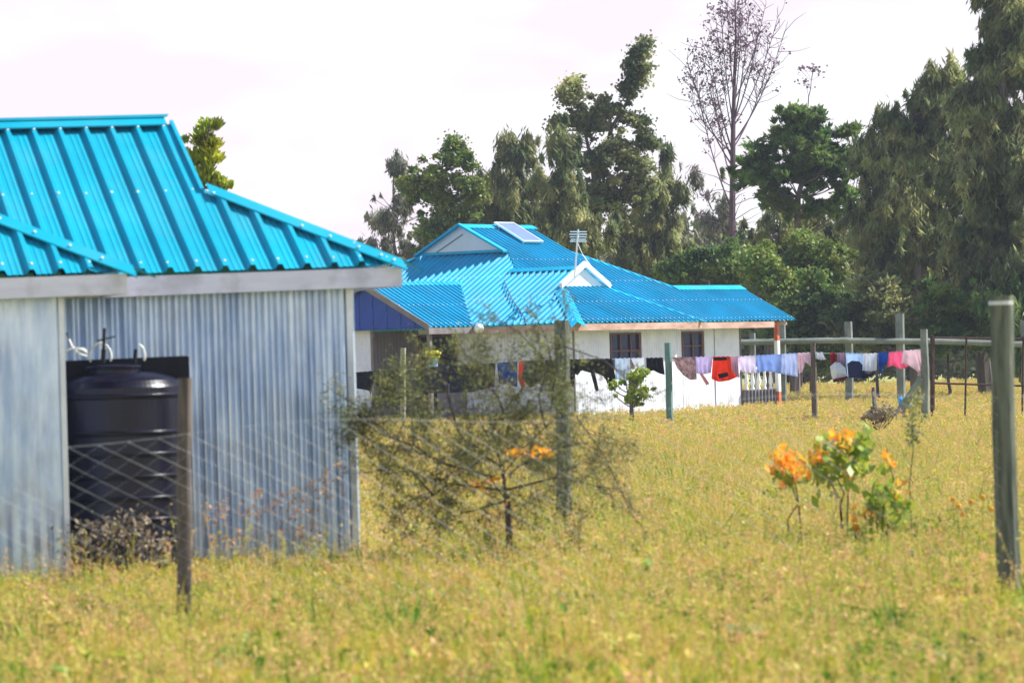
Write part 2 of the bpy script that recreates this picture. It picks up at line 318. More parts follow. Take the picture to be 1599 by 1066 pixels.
# ------------------------------------------------------------------ ground
def plane(name, x0, x1, y0, y1, z, m, lab):
    nx, ny = 60, 90
    V = [(x0 + (x1 - x0) * i / nx, y0 + (y1 - y0) * (j / ny) ** 2.2, z) for j in range(ny + 1) for i in range(nx + 1)]
    V = [(x, y, z + 0.03 * mn.noise(Vector((x * .3, y * .3, 0))) if y < 200 else z) for x, y, z in V]
    Fq = np.array([(j * (nx + 1) + i, j * (nx + 1) + i + 1, (j + 1) * (nx + 1) + i + 1, (j + 1) * (nx + 1) + i) for j in range(ny) for i in range(nx)])
    o = rawmesh(name, V, Fq, m); tag(o, lab, None, None, 'structure'); return o
plane('ground', -1500, 1500, -30, 4000, 0, M['ground'], 'flat field of dry earth and grass thatch')

# ------------------------------------------------------------------ near house
A1 = R_(16); e1 = Vector((math.cos(A1), math.sin(A1), 0)); b1 = Vector((-math.sin(A1), math.cos(A1), 0))
P0 = Vector((-1.243, 29.6, 0)); SH = 0.014
def H1(u, w, z): return P0 + e1 * u + b1 * w + Vector((0, 0, z + SH * u))
house1 = empty('small_house', H1(-3, 2, 0) * 1, 'near grey corrugated iron house with a teal ribbed metal roof, at the left', 'house')
ZE = 2.49; TP = 0.52
def n_of(d, tp=TP): return (Vector((0, 0, 1)) + d * tp).normalized()
nf = n_of(-b1)
mb = MB()
zf = lambda c, r: ZE + TP * (r + 0.3)
NP = 0.212
ribbed(mb, lambda c, r, z: H1(c, r, z), nf, -7, 0.32, [(-7, -0.3), (0.32, -0.3)], [(-7, 2.13), (-.931, 2.13), (-.93, .95), (.32, -.3)], zf, NP, 0.042, rows=[-.22, .92, 90.03], sr=0.0135, minor=0.005, seed=1, phase=0.03)
main_roof = mb
# right hip end, back face
ribbed(mb, lambda c, r, z: H1(.32 - r, c, z), n_of(e1), -.3, 4.56, [(-.3, 0), (4.56, 0)], [(-.3, 0), (.95, 1.25), (3.31, 1.25), (4.56, 0)], lambda c, r: ZE + TP * r, NP, 0.042, seed=2)
ribbed(mb, lambda c, r, z: H1(c, 4.56 - r, z), n_of(b1), -7, 0.32, [(-7, 0), (.32, 0)], [(-7, 2.43), (-.931, 2.43), (-.93, 1.25), (.32, 0)], lambda c, r: ZE + TP * r, NP, 0.042, seed=3)
mb.build('roof', [M['roof_near'], M['screw']], house1)
mb = MB()
sf = (-b1) - Vector((0, 0, TP)); sb = b1 - Vector((0, 0, TP)); se = e1 - Vector((0, 0, TP))
zr = ZE + TP * 2.43
cap(mb, H1(-7, 2.13, zr + .03), H1(-1.0, 2.13, zr + .03), sf, sb, 0.15)
# up-turned edge of the ridge cap
mb.hexa([H1(-7, 2.10, zr + .06), H1(-.98, 2.10, zr + .06), H1(-.98, 2.13, zr + .06), H1(-7, 2.13, zr + .06)], [H1(-7, 2.115, zr + .085), H1(-.96, 2.115, zr + .085), H1(-.96, 2.125, zr + .085), H1(-7, 2.125, zr + .085)])
cap(mb, H1(-.90, .98, ZE + TP * 1.28 + .01), H1(.345, -.325, ZE - .01), sf, se, 0.19, lift=.052)
for k in range(-32, -4):
    x = .03 + k * NP
    if -7 < x < -1: mb.screw(H1(x, 2.01, zr - .03) + nf * .012, nf, .014, 1)
for t in (.05, .62, .80, .98, 1.12, 1.2):
    p = H1(-.93 + t * 1.0, .95 - t * 1.0 - .11, ZE + TP * (1.25 - t) - .055 + .062); mb.screw(p + nf * .004, nf, .0135, 1)
mb.build('ridge_cap', [M['roof_near'], M['screw']], house1)
mb = MB()   # small gablet and rake edge
g0, g1 = -.95, -.97
mb.face([H1(g0, .95, ZE + TP * 1.25), H1(g0, 3.31, ZE + TP * 1.25), H1(g0, 2.13, zr)])
mb.hexa([H1(-.955, .93, ZE + TP * 1.24 - .02), H1(-.925, .93, ZE + TP * 1.24 - .02), H1(-.925, 2.13, zr - .02), H1(-.955, 2.13, zr - .02)], [H1(-.955, .93, ZE + TP * 1.24 + .036), H1(-.925, .93, ZE + TP * 1.24 + .036), H1(-.925, 2.13, zr + .036), H1(-.955, 2.13, zr + .036)])
mb.build('gablet', [M['roof_near']], house1)
mb = MB()
mb.box(H1, -7, .34, -.33, -.30, ZE - .168, ZE - .02); mb.box(H1, .31, .34, -.30, 4.56, ZE - .168, ZE - .02)
mb.box(H1, -7, .34, 4.56, 4.59, ZE - .168, ZE - .02)
mb.build('fascia_board', [M['fascia']], house1)
mb = MB(); mb.box(H1, -6.9, .31, -.3, -.03, ZE - .13, ZE - .11); mb.box(H1, .035, .31, -.03, 4.5, ZE - .13, ZE - .11)
mb.build('soffit', [M['fascia_under']], house1)
mb = MB(); CP = 0.099
ZT = ZE - .135
corr(mb, H1, -1.28, 0, -.1, ZT, CP, .024, seed=1); corr(mb, H1, -2.42, -1.28, 1.86, ZT, CP, .024, seed=2); corr(mb, H1, -6.9, -2.42, -.1, ZT, CP, .024, seed=4)
corr(mb, lambda c, v, z: H1(-v, c, z), 0, 4.26, -.1, ZT, CP, .024, seed=5)
corr(mb, lambda c, v, z: H1(c, 4.26 - v, z), -6.9, 0, -.1, ZT, CP, .024, seed=5)
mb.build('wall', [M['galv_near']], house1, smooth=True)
mb = MB()
mb.box(H1, -.035, .012, -.036, .02, -.1, ZT, 0); mb.box(H1, -1.285, -1.262, -.03, .0, -.1, 1.87, 1)
mb.build('corner_trim', [M['galv_edge'], M['galv_near']], house1)
mb = MB()   # recess behind the tank, door-like opening; interior shade painted as near-black faces
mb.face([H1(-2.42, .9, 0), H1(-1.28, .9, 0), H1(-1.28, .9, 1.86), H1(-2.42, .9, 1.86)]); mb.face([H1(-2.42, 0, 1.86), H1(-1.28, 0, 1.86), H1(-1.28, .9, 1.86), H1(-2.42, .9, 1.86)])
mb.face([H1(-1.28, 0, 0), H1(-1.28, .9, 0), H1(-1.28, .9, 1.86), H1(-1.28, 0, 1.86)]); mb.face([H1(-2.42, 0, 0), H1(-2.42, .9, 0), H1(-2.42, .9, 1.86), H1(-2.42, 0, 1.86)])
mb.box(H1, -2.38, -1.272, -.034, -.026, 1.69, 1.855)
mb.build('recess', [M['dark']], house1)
# projecting left section
mb = MB()
mb2 = lambda c, r: ZE + TP * (r + 1.3)
ribbed(mb, lambda c, r, z: H1(c, r, z), nf, -6.35, -1.95, [(-6.35, -1.3), (-1.95, -1.3)], [(-6.35, -1.3), (-4.15, .9), (-1.95, -1.3)], mb2, NP, 0.042, rows=[-1.22, -.25], sr=0.0135, minor=.005, seed=6, phase=.10)
ribbed(mb, lambda c, r, z: H1(-1.95 - r, c, z), n_of(e1), -1.3, 1.88, [(-1.3, 0), (-.3, 0), (1.88, 2.18)], [(-1.3, 0), (.9, 2.2), (1.88, 2.2)], lambda c, r: ZE + TP * r, NP, 0.03, seed=7)
mb.build('porch_roof', [M['roof_near'], M['screw']], house1)
mb = MB()
cap(mb, H1(-4.15, .9, ZE + TP * 2.2 + .01), H1(-1.925, -1.325, ZE - .01), sf, se, .19, lift=.052)
for t in (.95, 1.15, 1.38, 1.6, 1.82, 2.02):
    mb.screw(H1(-4.15 + t, .9 - t - .11, ZE + TP * (2.2 - t) + .005) + nf * .004, nf, .0135, 1)
mb.build('hip_cap', [M['roof_near'], M['screw']], house1)
mb = MB(); mb.box(H1, -6.4, -1.97, -1.33, -1.30, ZE - .168, ZE - .02); mb.box(H1, -2.0, -1.97, -1.30, -.34, ZE - .168, ZE - .02)
mb.build('porch_fascia', [M['fascia']], house1)
mb = MB(); mb.box(H1, -6.4, -2.0, -1.3, -.34, ZE - .14, ZE - .12); mb.build('porch_soffit', [M['fascia_under']], house1)
mb = MB(); corr(mb, H1, -6.4, -2.4, -.1, ZE - .145, CP, .013, seed=9, v0=-1.0); corr(mb, lambda c, v, z: H1(-2.4 - v, c, z), -1.0, -.03, -.1, ZE - .145, CP, .013, seed=5)
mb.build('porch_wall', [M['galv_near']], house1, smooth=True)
mb = MB(); mb.box(H1, -2.425, -2.385, -1.03, -.99, -.1, ZE - .15); mb.build('porch_corner_trim', [M['galv_edge']], house1)

# water tank
tc_ = H1(-1.82, -.16, 0); tank = empty('water_tank', tc_, 'round black ribbed plastic water tank against the near iron house', 'water tank')
Rt = 0.46; prof = [(Rt, 0)]
for zz in (.34, .50, .66, .82, .98, 1.145, 1.306, 1.58):
    prof += [(Rt, zz - .025), (Rt + .012, zz - .010), (Rt + .014, zz + .004), (Rt + .002, zz + .014)]
prof += [(Rt, 1.64), (Rt - .012, 1.66)] + [(Rt * math.cos(t), 1.65 + .12 * math.sin(t)) for t in [.35, .55, .8, 1.05]]
mb = MB(); mb.lathe(tc_, prof, 72); mb.build('tank_body', [M['tank']], tank, smooth=False)
mb = MB(); mb.lathe(tc_ + Vector((-.05, -.05, 0)), [(.21, 1.70), (.21, 1.775), (.215, 1.795), (.19, 1.81), (.03, 1.815)], 24); mb.build('tank_lid', [M['tank']], tank)
# pipework above tank
pipe = empty('water_pipe', H1(-1.9, -.1, 1.86), 'pale looped hoses and a black fitting above the black tank', 'hose')
def arc(px, py, rx, ry, t0, t1, D, n=12, dy=0): return [W(px + rx * math.cos(t0 + (t1 - t0) * k / n), py - ry * math.sin(t0 + (t1 - t0) * k / n), D + dy * k / n) for k in range(n + 1)]
DP = 28.62
for k, pts in enumerate([arc(157, 556, 17, 20, -0.4, 3.6, DP, dy=.1), arc(118, 558, 20, 14, .5, 3.1, DP - .05), arc(216, 556, 10, 18, -0.4, 1.6, DP), [W(104, 520, DP + .1), W(112, 540, DP), W(122, 552, DP - .05), W(135, 556, DP)], arc(128, 556, 8, 12, .6, 2.8, DP + .02)]):
    q = MB(); q.tube(pts, .008, 6); q.build('hose', [M['hose']], pipe, smooth=True)
q = MB(); q.tube([W(161, 566, DP), W(162, 545, DP)], .02, 8); q.tube([W(162, 546, DP), W(163, 512, DP)], .012, 8); q.tube([W(152, 532, DP), W(180, 525, DP)], .006, 6); q.build('valve_fitting', [M['dark']], pipe)
q = MB(); q.tube([W(210, 566, DP), W(212, 545, DP)], .014, 6); q.build('valve_fitting', [M['dark']], pipe)

# ------------------------------------------------------------------ far house
r2 = Vector((.6, .8, 0)); n2 = Vector((.8, -.6, 0)); Q0 = W(730, 560, 105); Q0.z = 0
def H2(u, v, z): return Q0 + r2 * u + n2 * v + Vector((0, 0, z))
house2 = empty('hipped_house', H2(0, 2, 0), 'far bungalow of white iron sheets under a bright blue hipped roof', 'house')
ZR, ZE2 = 5.40, 2.62; T2 = .52
Vm = (ZR - ZE2) / T2      # 5.35
g = 1.45; ug = 0.0; uA = ug - (Vm - g)      # A plane foot at eave
nB = n_of(n2); nA = n_of(-r2); FP, FH = .205, .046
zB = lambda c, r: ZR - T2 * (Vm - r)   # r measured from the eave (v = Vm - r)
mb = MB()
kw = dict(pitch=FP, hgt=FH, top=.035, slope=.03, minor=0, sr=.018)
hipR0, hipR1 = 3.0, 3.0 + (Vm - g)
# main B face incl. extension (r from eave)
re = (3.6 - ZE2) / T2
ribbed(mb, lambda c, r, z: H2(c, Vm - r, z), nB, -.95, 8.3, [(-.95, 0), (8.3, 0)], [(-.95, Vm - g - .95), (-.2, Vm - g - .2), (-.199, Vm), (3.0, Vm), (3.001, Vm - g), (hipR1 - re, re), (8.3, re)], lambda c, r: ZE2 + T2 * r, rows=[.1, 1.1, 2.2, 3.4], seed=1, **kw)
# strip of B left of -.9 down to gablet (above the wing valley)
# A face: foot at u=uA, runs along v from -Vm to 6.55 (wing included)
VW = 6.55; uw = -1.05   # wing front eave v, wing ridge u
hw = uw - uA            # half width of wing
rA = lambda c, r: ZE2 + T2 * r
gw = .95                # wing gablet half width
tw = hw - gw
# c = v, r = distance up from foot
hiA = [(-Vm, 0), (-g, Vm - g), (g, Vm - g), (g + (hw - (Vm - g)) * -1, hw), (VW - tw, hw) if False else (VW - tw, hw), (VW - tw + .001, tw), (VW, 0)]
ribbed(mb, lambda c, r, z: H2(uA + r, c, z), nA, -Vm, VW, [(-Vm, 0), (VW, 0)], hiA, rA, rows=[.1, 1.3, 2.5], seed=2, **kw)
# wing front (faces n): foot v=VW
ribbed(mb, lambda c, r, z: H2(c, VW - r, z), nB, uA, uw + hw, [(uA, 0), (uw + hw, 0)], [(uA, 0), (uA + tw, tw), (uA + tw + 2 * gw, tw), (uw + hw, 0)], rA, rows=[.1, 1.0], seed=3, **kw)
# wing right slope, main back, right hip end, extension back
ribbed(mb, lambda c, r, z: H2(uw + hw - r, c, z), n_of(r2), 2.3, VW, [(2.3, hw), (Vm, 0), (VW, 0)], [(2.3, hw), (VW - tw, hw), (VW - tw + .001, tw), (VW, 0)], rA, seed=4, **kw)
ribbed(mb, lambda c, r, z: H2(c, -Vm + r, z), n_of(-n2), uA, hipR1, [(uA, 0), (hipR1, 0)], [(uA, 0), (0, Vm - g), (.001, Vm), (3, Vm), (3.001, Vm - g), (hipR1, 0)], rA, seed=5, **kw)
ribbed(mb, lambda c, r, z: H2(hipR1 - r, c, z), n_of(r2), -Vm, Vm, [(-Vm, 0), (Vm, 0)], [(-Vm, 0), (-g, Vm - g), (g, Vm - g), (Vm, 0)], rA, seed=6, **kw)
ve = Vm - re
ribbed(mb, lambda c, r, z: H2(c, ve - re + r, z), n_of(-n2), hipR1 - re, 8.3, [(hipR1 - re, re - .01), (hipR1, 0), (8.3, 0)], [(hipR1 - re, re), (8.3, re)], rA, seed=7, **kw)
mb.build('roof', [M['roof_far'], M['screw']], house2)
# caps
mb = MB(); dB = n2 - Vector((0, 0, T2)); dA = -r2 - Vector((0, 0, T2)); dR = r2 - Vector((0, 0, T2)); dK = -n2 - Vector((0, 0, T2))
cw = .22
mb = MB(); cap(mb, H2(-.2, 0, ZR + .03), H2(3.15, 0, ZR + .03), dB, dK, cw); mb.build('ridge_cap', [M['roof_far']], house2)
mb = MB(); cap(mb, H2(ug - .1, -g, ZE2 + T2 * (Vm - g)), H2(uA, -Vm, ZE2), dA, dK, cw); mb.build('ridge_cap', [M['roof_far']], house2)
mb = MB(); cap(mb, H2(3, g, ZE2 + T2 * (Vm - g)), H2(hipR1 - re, Vm - re, ZE2 + T2 * re), dB, dR, cw); mb.build('ridge_cap', [M['roof_far']], house2)
mb = MB(); cap(mb, H2(hipR1 - re - .1, ve, 3.63), H2(8.35, ve, 3.63), dB, dK, .26); mb.build('ridge_cap', [M['roof_far']], house2)
mb = MB(); cap(mb, H2(uw, 2.35, ZE2 + T2 * hw + .02), H2(uw, VW - tw + .15, ZE2 + T2 * hw + .02), dA, dR, .2); mb.build('ridge_cap', [M['roof_far']], house2)
mb = MB(); cap(mb, H2(uA + tw, VW - tw, ZE2 + T2 * tw), H2(uA - .03, VW + .03, ZE2 - .01), dA, dB, .30); mb.build('ridge_cap', [M['roof_far']], house2)
mb = MB(); cap(mb, H2(uA + tw + 2 * gw, VW - tw, ZE2 + T2 * tw), H2(uw + hw, VW, ZE2), dB, dR, .16); mb.build('ridge_cap', [M['roof_far']], house2)
# left gablet (grey-blue), its rake flashing
mb = MB(); zg = ZE2 + T2 * (Vm - g); ub = -.12
mb.face([H2(ub, -g, zg + .03), H2(ub, g, zg + .03), H2(ub, 0, ZR + .02)], 0)
mb.box(lambda a, b, z: H2(a, b, z), ub - .05, ub - .02, -g, g, zg + .0, zg + .07, 1)
for s in (-1, 1):
    mb.hexa([H2(ub - .16, s * g * 1.06, zg - .02), H2(ub + .0, s * g * 1.06, zg - .02), H2(ub + .0, 0, ZR + .02), H2(ub - .16, 0, ZR + .02)], [H2(ub - .16, s * g * 1.06, zg + .04), H2(ub + .0, s * g * 1.06, zg + .04), H2(ub + .0, 0, ZR + .08), H2(ub - .16, 0, ZR + .08)], 1)
mb.tube([H2(ub - .02, -g * .62, zg + .06), H2(ub - .02, .05, zg + .53)], .012, 5, 2)
mb.build('gablet', [M['gablet_grey'], M['roof_far'], M['timber_grey']], house2)
mb = MB(); zw = ZE2 + T2 * tw; vw = VW - tw + .06
mb.face([H2(uw - gw, vw, zw), H2(uw + gw, vw, zw), H2(uw, vw, zw + T2 * gw)])
for s in (-1, 1):
    mb.hexa([H2(uw + s * gw * 1.15, vw + .03, zw - .06), H2(uw + s * gw * 1.15, vw + .12, zw - .06), H2(uw, vw + .12, zw + T2 * gw + .02), H2(uw, vw + .03, zw + T2 * gw + .02)],
            [H2(uw + s * gw * 1.15, vw + .03, zw + .09), H2(uw + s * gw * 1.15, vw + .12, zw + .09), H2(uw, vw + .12, zw + T2 * gw + .17), H2(uw, vw + .03, zw + T2 * gw + .17)])
o = mb.build('gablet', [M['white_paint']], house2); o['label'] = 'small white gablet over the front wing'
# porch roof on the left (ridge along u, gable faces -u)
vp = 1.05; zp = 3.80; up0 = -5.75; vpe = 3.2; up1 = uA + (zp - ZE2) / T2
mb = MB(); rr = vpe - vp; tpp = (zp - ZE2 + .02) / rr
ribbed(mb, lambda c, r, z: H2(c, vpe - r, z), n_of(n2, tpp), up0, up1, [(up0, 0), (uA, 0), (up1, rr)], [(up0, rr), (up1, rr)], lambda c, r: ZE2 + tpp * r, rows=[.1, 1.0], seed=8, **kw)
ribbed(mb, lambda c, r, z: H2(c, 2 * vp - vpe + r, z), n_of(-n2, tpp), up0, up1, [(up0, 0), (uA, 0), (up1, rr)], [(up0, rr), (up1, rr)], lambda c, r: ZE2 + tpp * r, seed=9, **kw)
cap(mb, H2(up0 - .05, vp, zp + .02), H2(up1 + .2, vp, zp + .02), n2 - Vector((0, 0, tpp)), -n2 - Vector((0, 0, tpp)), .18)
mb.build('porch_roof', [M['roof_far'], M['screw']], house2)
mb = MB(); ug0 = up0 + .12; ve0 = 2 * vp - vpe
mb.box(H2, ug0, ug0 + .02, ve0 + .1, vpe - .1, ZE2 - .02, ZE2 + .02)
nseg = 18
for k in range(nseg):
    va = ve0 + .1 + (vpe - ve0 - .2) * k / nseg; vb = ve0 + .1 + (vpe - ve0 - .2) * (k + 1) / nseg
    za = zp - tpp * abs(va - vp) - .04; zb_ = zp - tpp * abs(vb - vp) - .04; d = .012 * (k % 2)
    mb.face([H2(ug0 - d, va, ZE2), H2(ug0 - d, vb, ZE2), H2(ug0 - d, vb, zb_), H2(ug0 - d, va, za)])
mb.build('porch_gable', [M['gable_blue']], house2)
mb = MB()
for s in (-1, 1):
    vv = vp + s * (rr + .02); a, b = H2(up0 - .03, vv, ZE2 - .10), H2(up0 - .03, vp, zp - .12)
    mb.hexa([a, a + r2 * .03, b + r2 * .03, b], [a + Vector((0, 0, .16)), a + r2 * .03 + Vector((0, 0, .16)), b + r2 * .03 + Vector((0, 0, .16)), b + Vector((0, 0, .16))])
mb.box(H2, up0, uA, vpe - .04, vpe, ZE2 - .18, ZE2 - .02)
mb.build('porch_bargeboard', [M['timber_grey']], house2)
for q_ in ((uA, uA + .03, vpe, VW), (uA + .03, uw + hw, VW - .04, VW - .01), (uw + hw - .03, hipR1 + .3, Vm - .04, Vm - .01), (-4.0, -3.95, -Vm, ve0)):
    mb = MB(); mb.box(H2, *q_, ZE2 - .20, ZE2 - .03); mb.build('fascia_board', [M['timber_red']], house2)
# walls
CW = .11; zt = ZE2 - .05; ca = .012
vwf = VW - .5; ua_ = uA + .5; vmf = Vm - .5; uR = 6.15; uwr = uw + hw - .5
def wallpiece(mb, Pf, c0, c1, z0, z1, sd): corr(mb, Pf, c0, c1, z0, z1, CW, ca, seed=sd, step=4)
Pfw = lambda c, v, z: H2(c, vwf - v, z); Pfm = lambda c, v, z: H2(c, vmf - v, z)
def u_at(px, v):           # u on plane v for an image column
    k = (px - 799.5) / F
    # x = Qx + .6u + .8v ; y = Qy + .8u - .6v
    return (k * (Q0.y - .6 * v) - Q0.x - .8 * v) / (.6 - .8 * k)
def z_at(px, py, u, v):
    return W(px, py, H2(u, v, 0).y).z
mb = MB()
w1a, w1b = u_at(952, vwf), u_at(1000, vwf); w2a, w2b = u_at(1064, vmf), u_at(1098, vmf)
z1t = z_at(976, 519, w1a, vwf); z1b = z1t - .95; z2t = z_at(1080, 517, w2a, vmf); z2b = z2t - .80
wallpiece(mb, Pfw, ua_, w1a, 0, zt, 1); wallpiece(mb, Pfw, w1b, uwr, 0, zt, 2); wallpiece(mb, Pfw, w1a, w1b, 0, z1b, 3); wallpiece(mb, Pfw, w1a, w1b, z1t, zt, 4)
wallpiece(mb, Pfm, uwr, w2a, 0, zt, 5); wallpiece(mb, Pfm, w2b, uR, 0, zt, 6); wallpiece(mb, Pfm, w2a, w2b, 0, z2b, 7); wallpiece(mb, Pfm, w2a, w2b, z2t, zt, 8)
PA = lambda c, v, z: H2(ua_ + v, c, z)
def v_at(px, u):
    k = (px - 799.5) / F
    return (k * (Q0.y + .8 * u) - Q0.x - .6 * u) / (.8 + .6 * k)
d0, d1 = v_at(655, ua_), v_at(712, ua_)
wallpiece(mb, PA, d1, vwf, 0, zt, 9); wallpiece(mb, PA, d0, d1, 2.45, zt, 11)
wallpiece(mb, lambda c, v, z: H2(uR - v, c, z), -4.9, vmf, 0, zt, 3); wallpiece(mb, lambda c, v, z: H2(c, -4.9 + v, z), ua_, uR, 0, zt, 3)
wallpiece(mb, lambda c, v, z: H2(uwr - v, c, z), vmf, vwf, 0, zt, 3)
mb.build('wall', [M['galv_white']], house2, smooth=True)
mb = MB(); wallpiece(mb, PA, -4.9, d0, 0, zt, 10); mb.build('porch_back_wall', [M['galv_grey_and_shade']], house2, smooth=True)  # porch shade painted in: sheet coloured darker than the white walls
us = u_at(1114, vmf)
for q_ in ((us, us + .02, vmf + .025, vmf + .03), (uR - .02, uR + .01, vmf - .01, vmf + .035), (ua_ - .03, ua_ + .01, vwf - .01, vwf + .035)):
    mb = MB(); mb.box(H2, *q_, 0, zt); mb.build('sheet_seam', [M['galv_grey_and_shade']], house2)
# near-black block in the door opening, unlit depth painted in
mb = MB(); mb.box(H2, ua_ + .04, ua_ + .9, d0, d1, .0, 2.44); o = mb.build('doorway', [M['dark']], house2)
mb = MB(); mb.box(H2, ua_ - .03, ua_ + .03, d0 - .03, d0 + .03, 0, 2.42); mb.box(H2, ua_ - .03, ua_ + .03, d1 - .03, d1 + .03, 0, 2.42); mb.box(H2, ua_ - .03, ua_ + .03, d0 + .03, d1 - .03, 2.38, 2.45)
mb.build('door_frame', [M['brown']], house2)
def window(ua, ub, v, z0, z1, nc):
    mb = MB(); f = .05
    mb.box(H2, ua, ub, v - .02, v + .03, z0, z0 + f); mb.box(H2, ua, ub, v - .02, v + .03, z1 - f, z1)
    mb.box(H2, ua, ua + f, v - .02, v + .03, z0 + f, z1 - f); mb.box(H2, ub - f * 2, ub, v - .02, v + .03, z0 + f, z1 - f)
    for k in range(1, nc): x = ua + (ub - ua) * k / nc; mb.box(H2, x - .022, x + .022, v - .015, v + .02, z0 + f, z1 - f)
    zm = (z0 + z1) / 2; mb.box(H2, ua + f, ub - 2 * f, v - .012, v + .015, zm - .02, zm + .02)
    w = mb.build('window', [M['brown']], house2)
    mb = MB(); mb.box(H2, ua + f, ub - 2 * f, v - .035, v - .025, z0 + f, z1 - f); mb.build('pane', [M['glass']], w)
window(w1a, w1b, vwf, z1b, z1t, 3); window(w2a, w2b, vmf, z2b, z2t, 2)
# porch side walls (left, behind the laundry)
mb = MB(); zpw = ZE2 - .03
ul = -5.3; vl0, vl1 = v_at(520, ul), v_at(580, ul)
corr(mb, lambda c, v, z: H2(ul + v, c, z), vl0, vl1, 0, zpw, CW, ca, step=4)
o = mb.build('porch_wall', [M['galv_white']], house2, smooth=True)
mb = MB(); mb.box(H2, ul - .04, ul + .04, vl1, vl1 + .08, 0, zpw); mb.build('porch_post', [M['timber_grey']], house2)
mb = MB(); mb.box(H2, up0 + .15, up0 + .25, vpe - .2, vpe - .1, 0, ZE2 - .19)
mb.build('porch_post', [M['timber_grey']], house2)
mb = MB(); mb.box(H2, ul + .1, -4.1, vpe - .22, vpe - .10, 0, 1.15); o = mb.build('porch_parapet', [M['galv_grey_and_shade']], house2)
# right porch: painted post, balustrade, stone dado
mb = MB(); pu, pv = u_at(1213, 5.05), 5.05; k = .06
for z0, z1, mi in ((0, .62, 0), (.62, 2.05, 1), (2.05, ZE2 - .03, 0)): mb.box(H2, pu - k, pu + k, pv - k, pv + k, z0, z1, mi)
mb.build('porch_post', [M['orange_paint'], M['white_paint']], house2)['label'] = 'porch post painted orange, white and orange'
mb = MB(); pu2 = pu; mb.box(H2, uR + .03, pu - k, 4.86, 5.0, 0, .70)
for j in range(9): x = uR + .08 + (pu - k - uR - .16) * j / 8; mb.tube([H2(x, 5.02, .02), H2(x, 5.02, .69)], .03, 6)
mb.build('stone_dado', [M['stone']], house2)
for j in range(5):
    x = uR + .16 + (pu - k - uR - .3) * j / 4; mb = MB()
    mb.lathe(H2(x, 4.93, .70), [(.05, 0), (.05, .05), (.032, .09), (.062, .2), (.05, .32), (.03, .42), (.05, .5), (.05, .57)], 10); mb.build('baluster', [M['white_paint']], house2, smooth=True)
mb = MB(); mb.box(H2, uR + .03, pu - k, 4.88, 4.98, 1.27, 1.33); mb.build('handrail', [M['white_paint']], house2)
mb = MB(); mb.box(H2, 6.0, 8.25, 5.0, 5.08, ZE2 - .13, ZE2 - .05); mb.box(H2, 8.0, 8.08, 2.0, 5.0, ZE2 - .13, ZE2 - .05); mb.build('porch_beam', [M['timber_red']], house2)
mb = MB(); mb.tube([H2(pu + .25, 3.0, 0), H2(pu + .25, 3.0, 2.5)], .06, 6); mb.build('porch_post', [M['timber_grey']], house2)
# things on the far house
lampc = W(748, 513, 98.0); lamp = empty('porch_lamp', lampc, 'round white lamp at the eave corner of the blue-roofed bungalow', 'lamp')
mb = MB(); rt = .125
prof_ = [(rt * math.sin(t), -rt * math.cos(t)) for t in np.linspace(.02, math.pi - .02, 9)]
mb.lathe(lampc, prof_, 14); mb.build('globe', [M['white_paint']], lamp, smooth=True)
mb = MB(); mb.tube([lampc + Vector((0, 0, rt)), H2(uA + .02, vpe, ZE2 - .02)], .02, 6); mb.build('bracket', [M['timber_grey']], lamp)
p_u0, p_u1 = 1.25, 2.15
pc = [(p_u0, .08, 5.50), (p_u1, .08, 5.50), (p_u1, 1.10, 4.93), (p_u0, 1.10, 4.93)]
sp = empty('solar_panel', H2(1.7, .6, 5.1), 'tilted solar panel in a white frame near the ridge of the blue roof', 'solar panel')
pn = (H2(*pc[3]) - H2(*pc[0])).cross(H2(*pc[1]) - H2(*pc[0])).normalized(); pn = pn if pn.z > 0 else -pn
def PP(a, b, h): return H2(p_u0 + (p_u1 - p_u0) * a, .08 + 1.02 * b, 5.50 - .57 * b) + pn * h
mb = MB(); mb.box(lambda a, b, h: PP(a, b, h), .05, .95, .04, .96, 0, .03); mb.build('cells', [M['panel']], sp)
mb = MB()
for a0, a1, b0, b1 in ((0, .05, 0, 1), (.95, 1, 0, 1), (.05, .95, 0, .04), (.05, .95, .96, 1)): mb.box(lambda a, b, h: PP(a, b, h), a0, a1, b0, b1, -.01, .04)
mb.build('frame', [M['alu']], sp)
for a in (.1, .9):
    for b in (.1, .9):
        mb = MB(); p = PP(a, b, 0); uu, vv2 = p_u0 + .9 * a, .08 + 1.02 * b; mb.tube([p, H2(uu, vv2, ZR - T2 * vv2)], .02, 4); mb.build('bracket', [M['alu']], sp)
Da = 100.0; ab = W(897, 432, Da); an = empty('tv_antenna', ab, 'thin television antenna on a mast beside the small white gablet', 'antenna')
mb = MB(); mb.tube([W(897, 436, Da), W(903, 358, Da)], .022, 6); mb.build('mast', [M['alu']], an)
mb = MB(); mb.tube([W(903, 362, Da - .5), W(903, 372, Da + .5)], .02, 4)
for y, dx, dd in ((362, 13, -.4), (366, 14, -.2), (370, 13, 0), (374, 12, .2), (377, 13, .4)): mb.tube([W(903 - dx, y, Da + dd), W(903 + dx, y, Da + dd)], .014, 4)
mb.build('aerial', [M['alu']], an)
mb = MB(); mb.tube([W(902, 380, Da), W(910, 398, Da), W(930, 425, Da), W(955, 446, Da)], .010, 4); mb.build('cable', [M['alu']], an)
mb2_ = MB(); mb2_.tube([H2(-1.7, 2.6, ZE2 + T2 * (-1.7 - uA) + .07), H2(-2.7, 3.6, ZE2 + T2 * (-2.7 - uA) + .06), H2(uA + .2, 4.75, ZE2 + T2 * .2 + .06), H2(uA - .1, 5.0, 2.3)], .014, 4)
mb2_.build('cable', [M['cable']], house2)
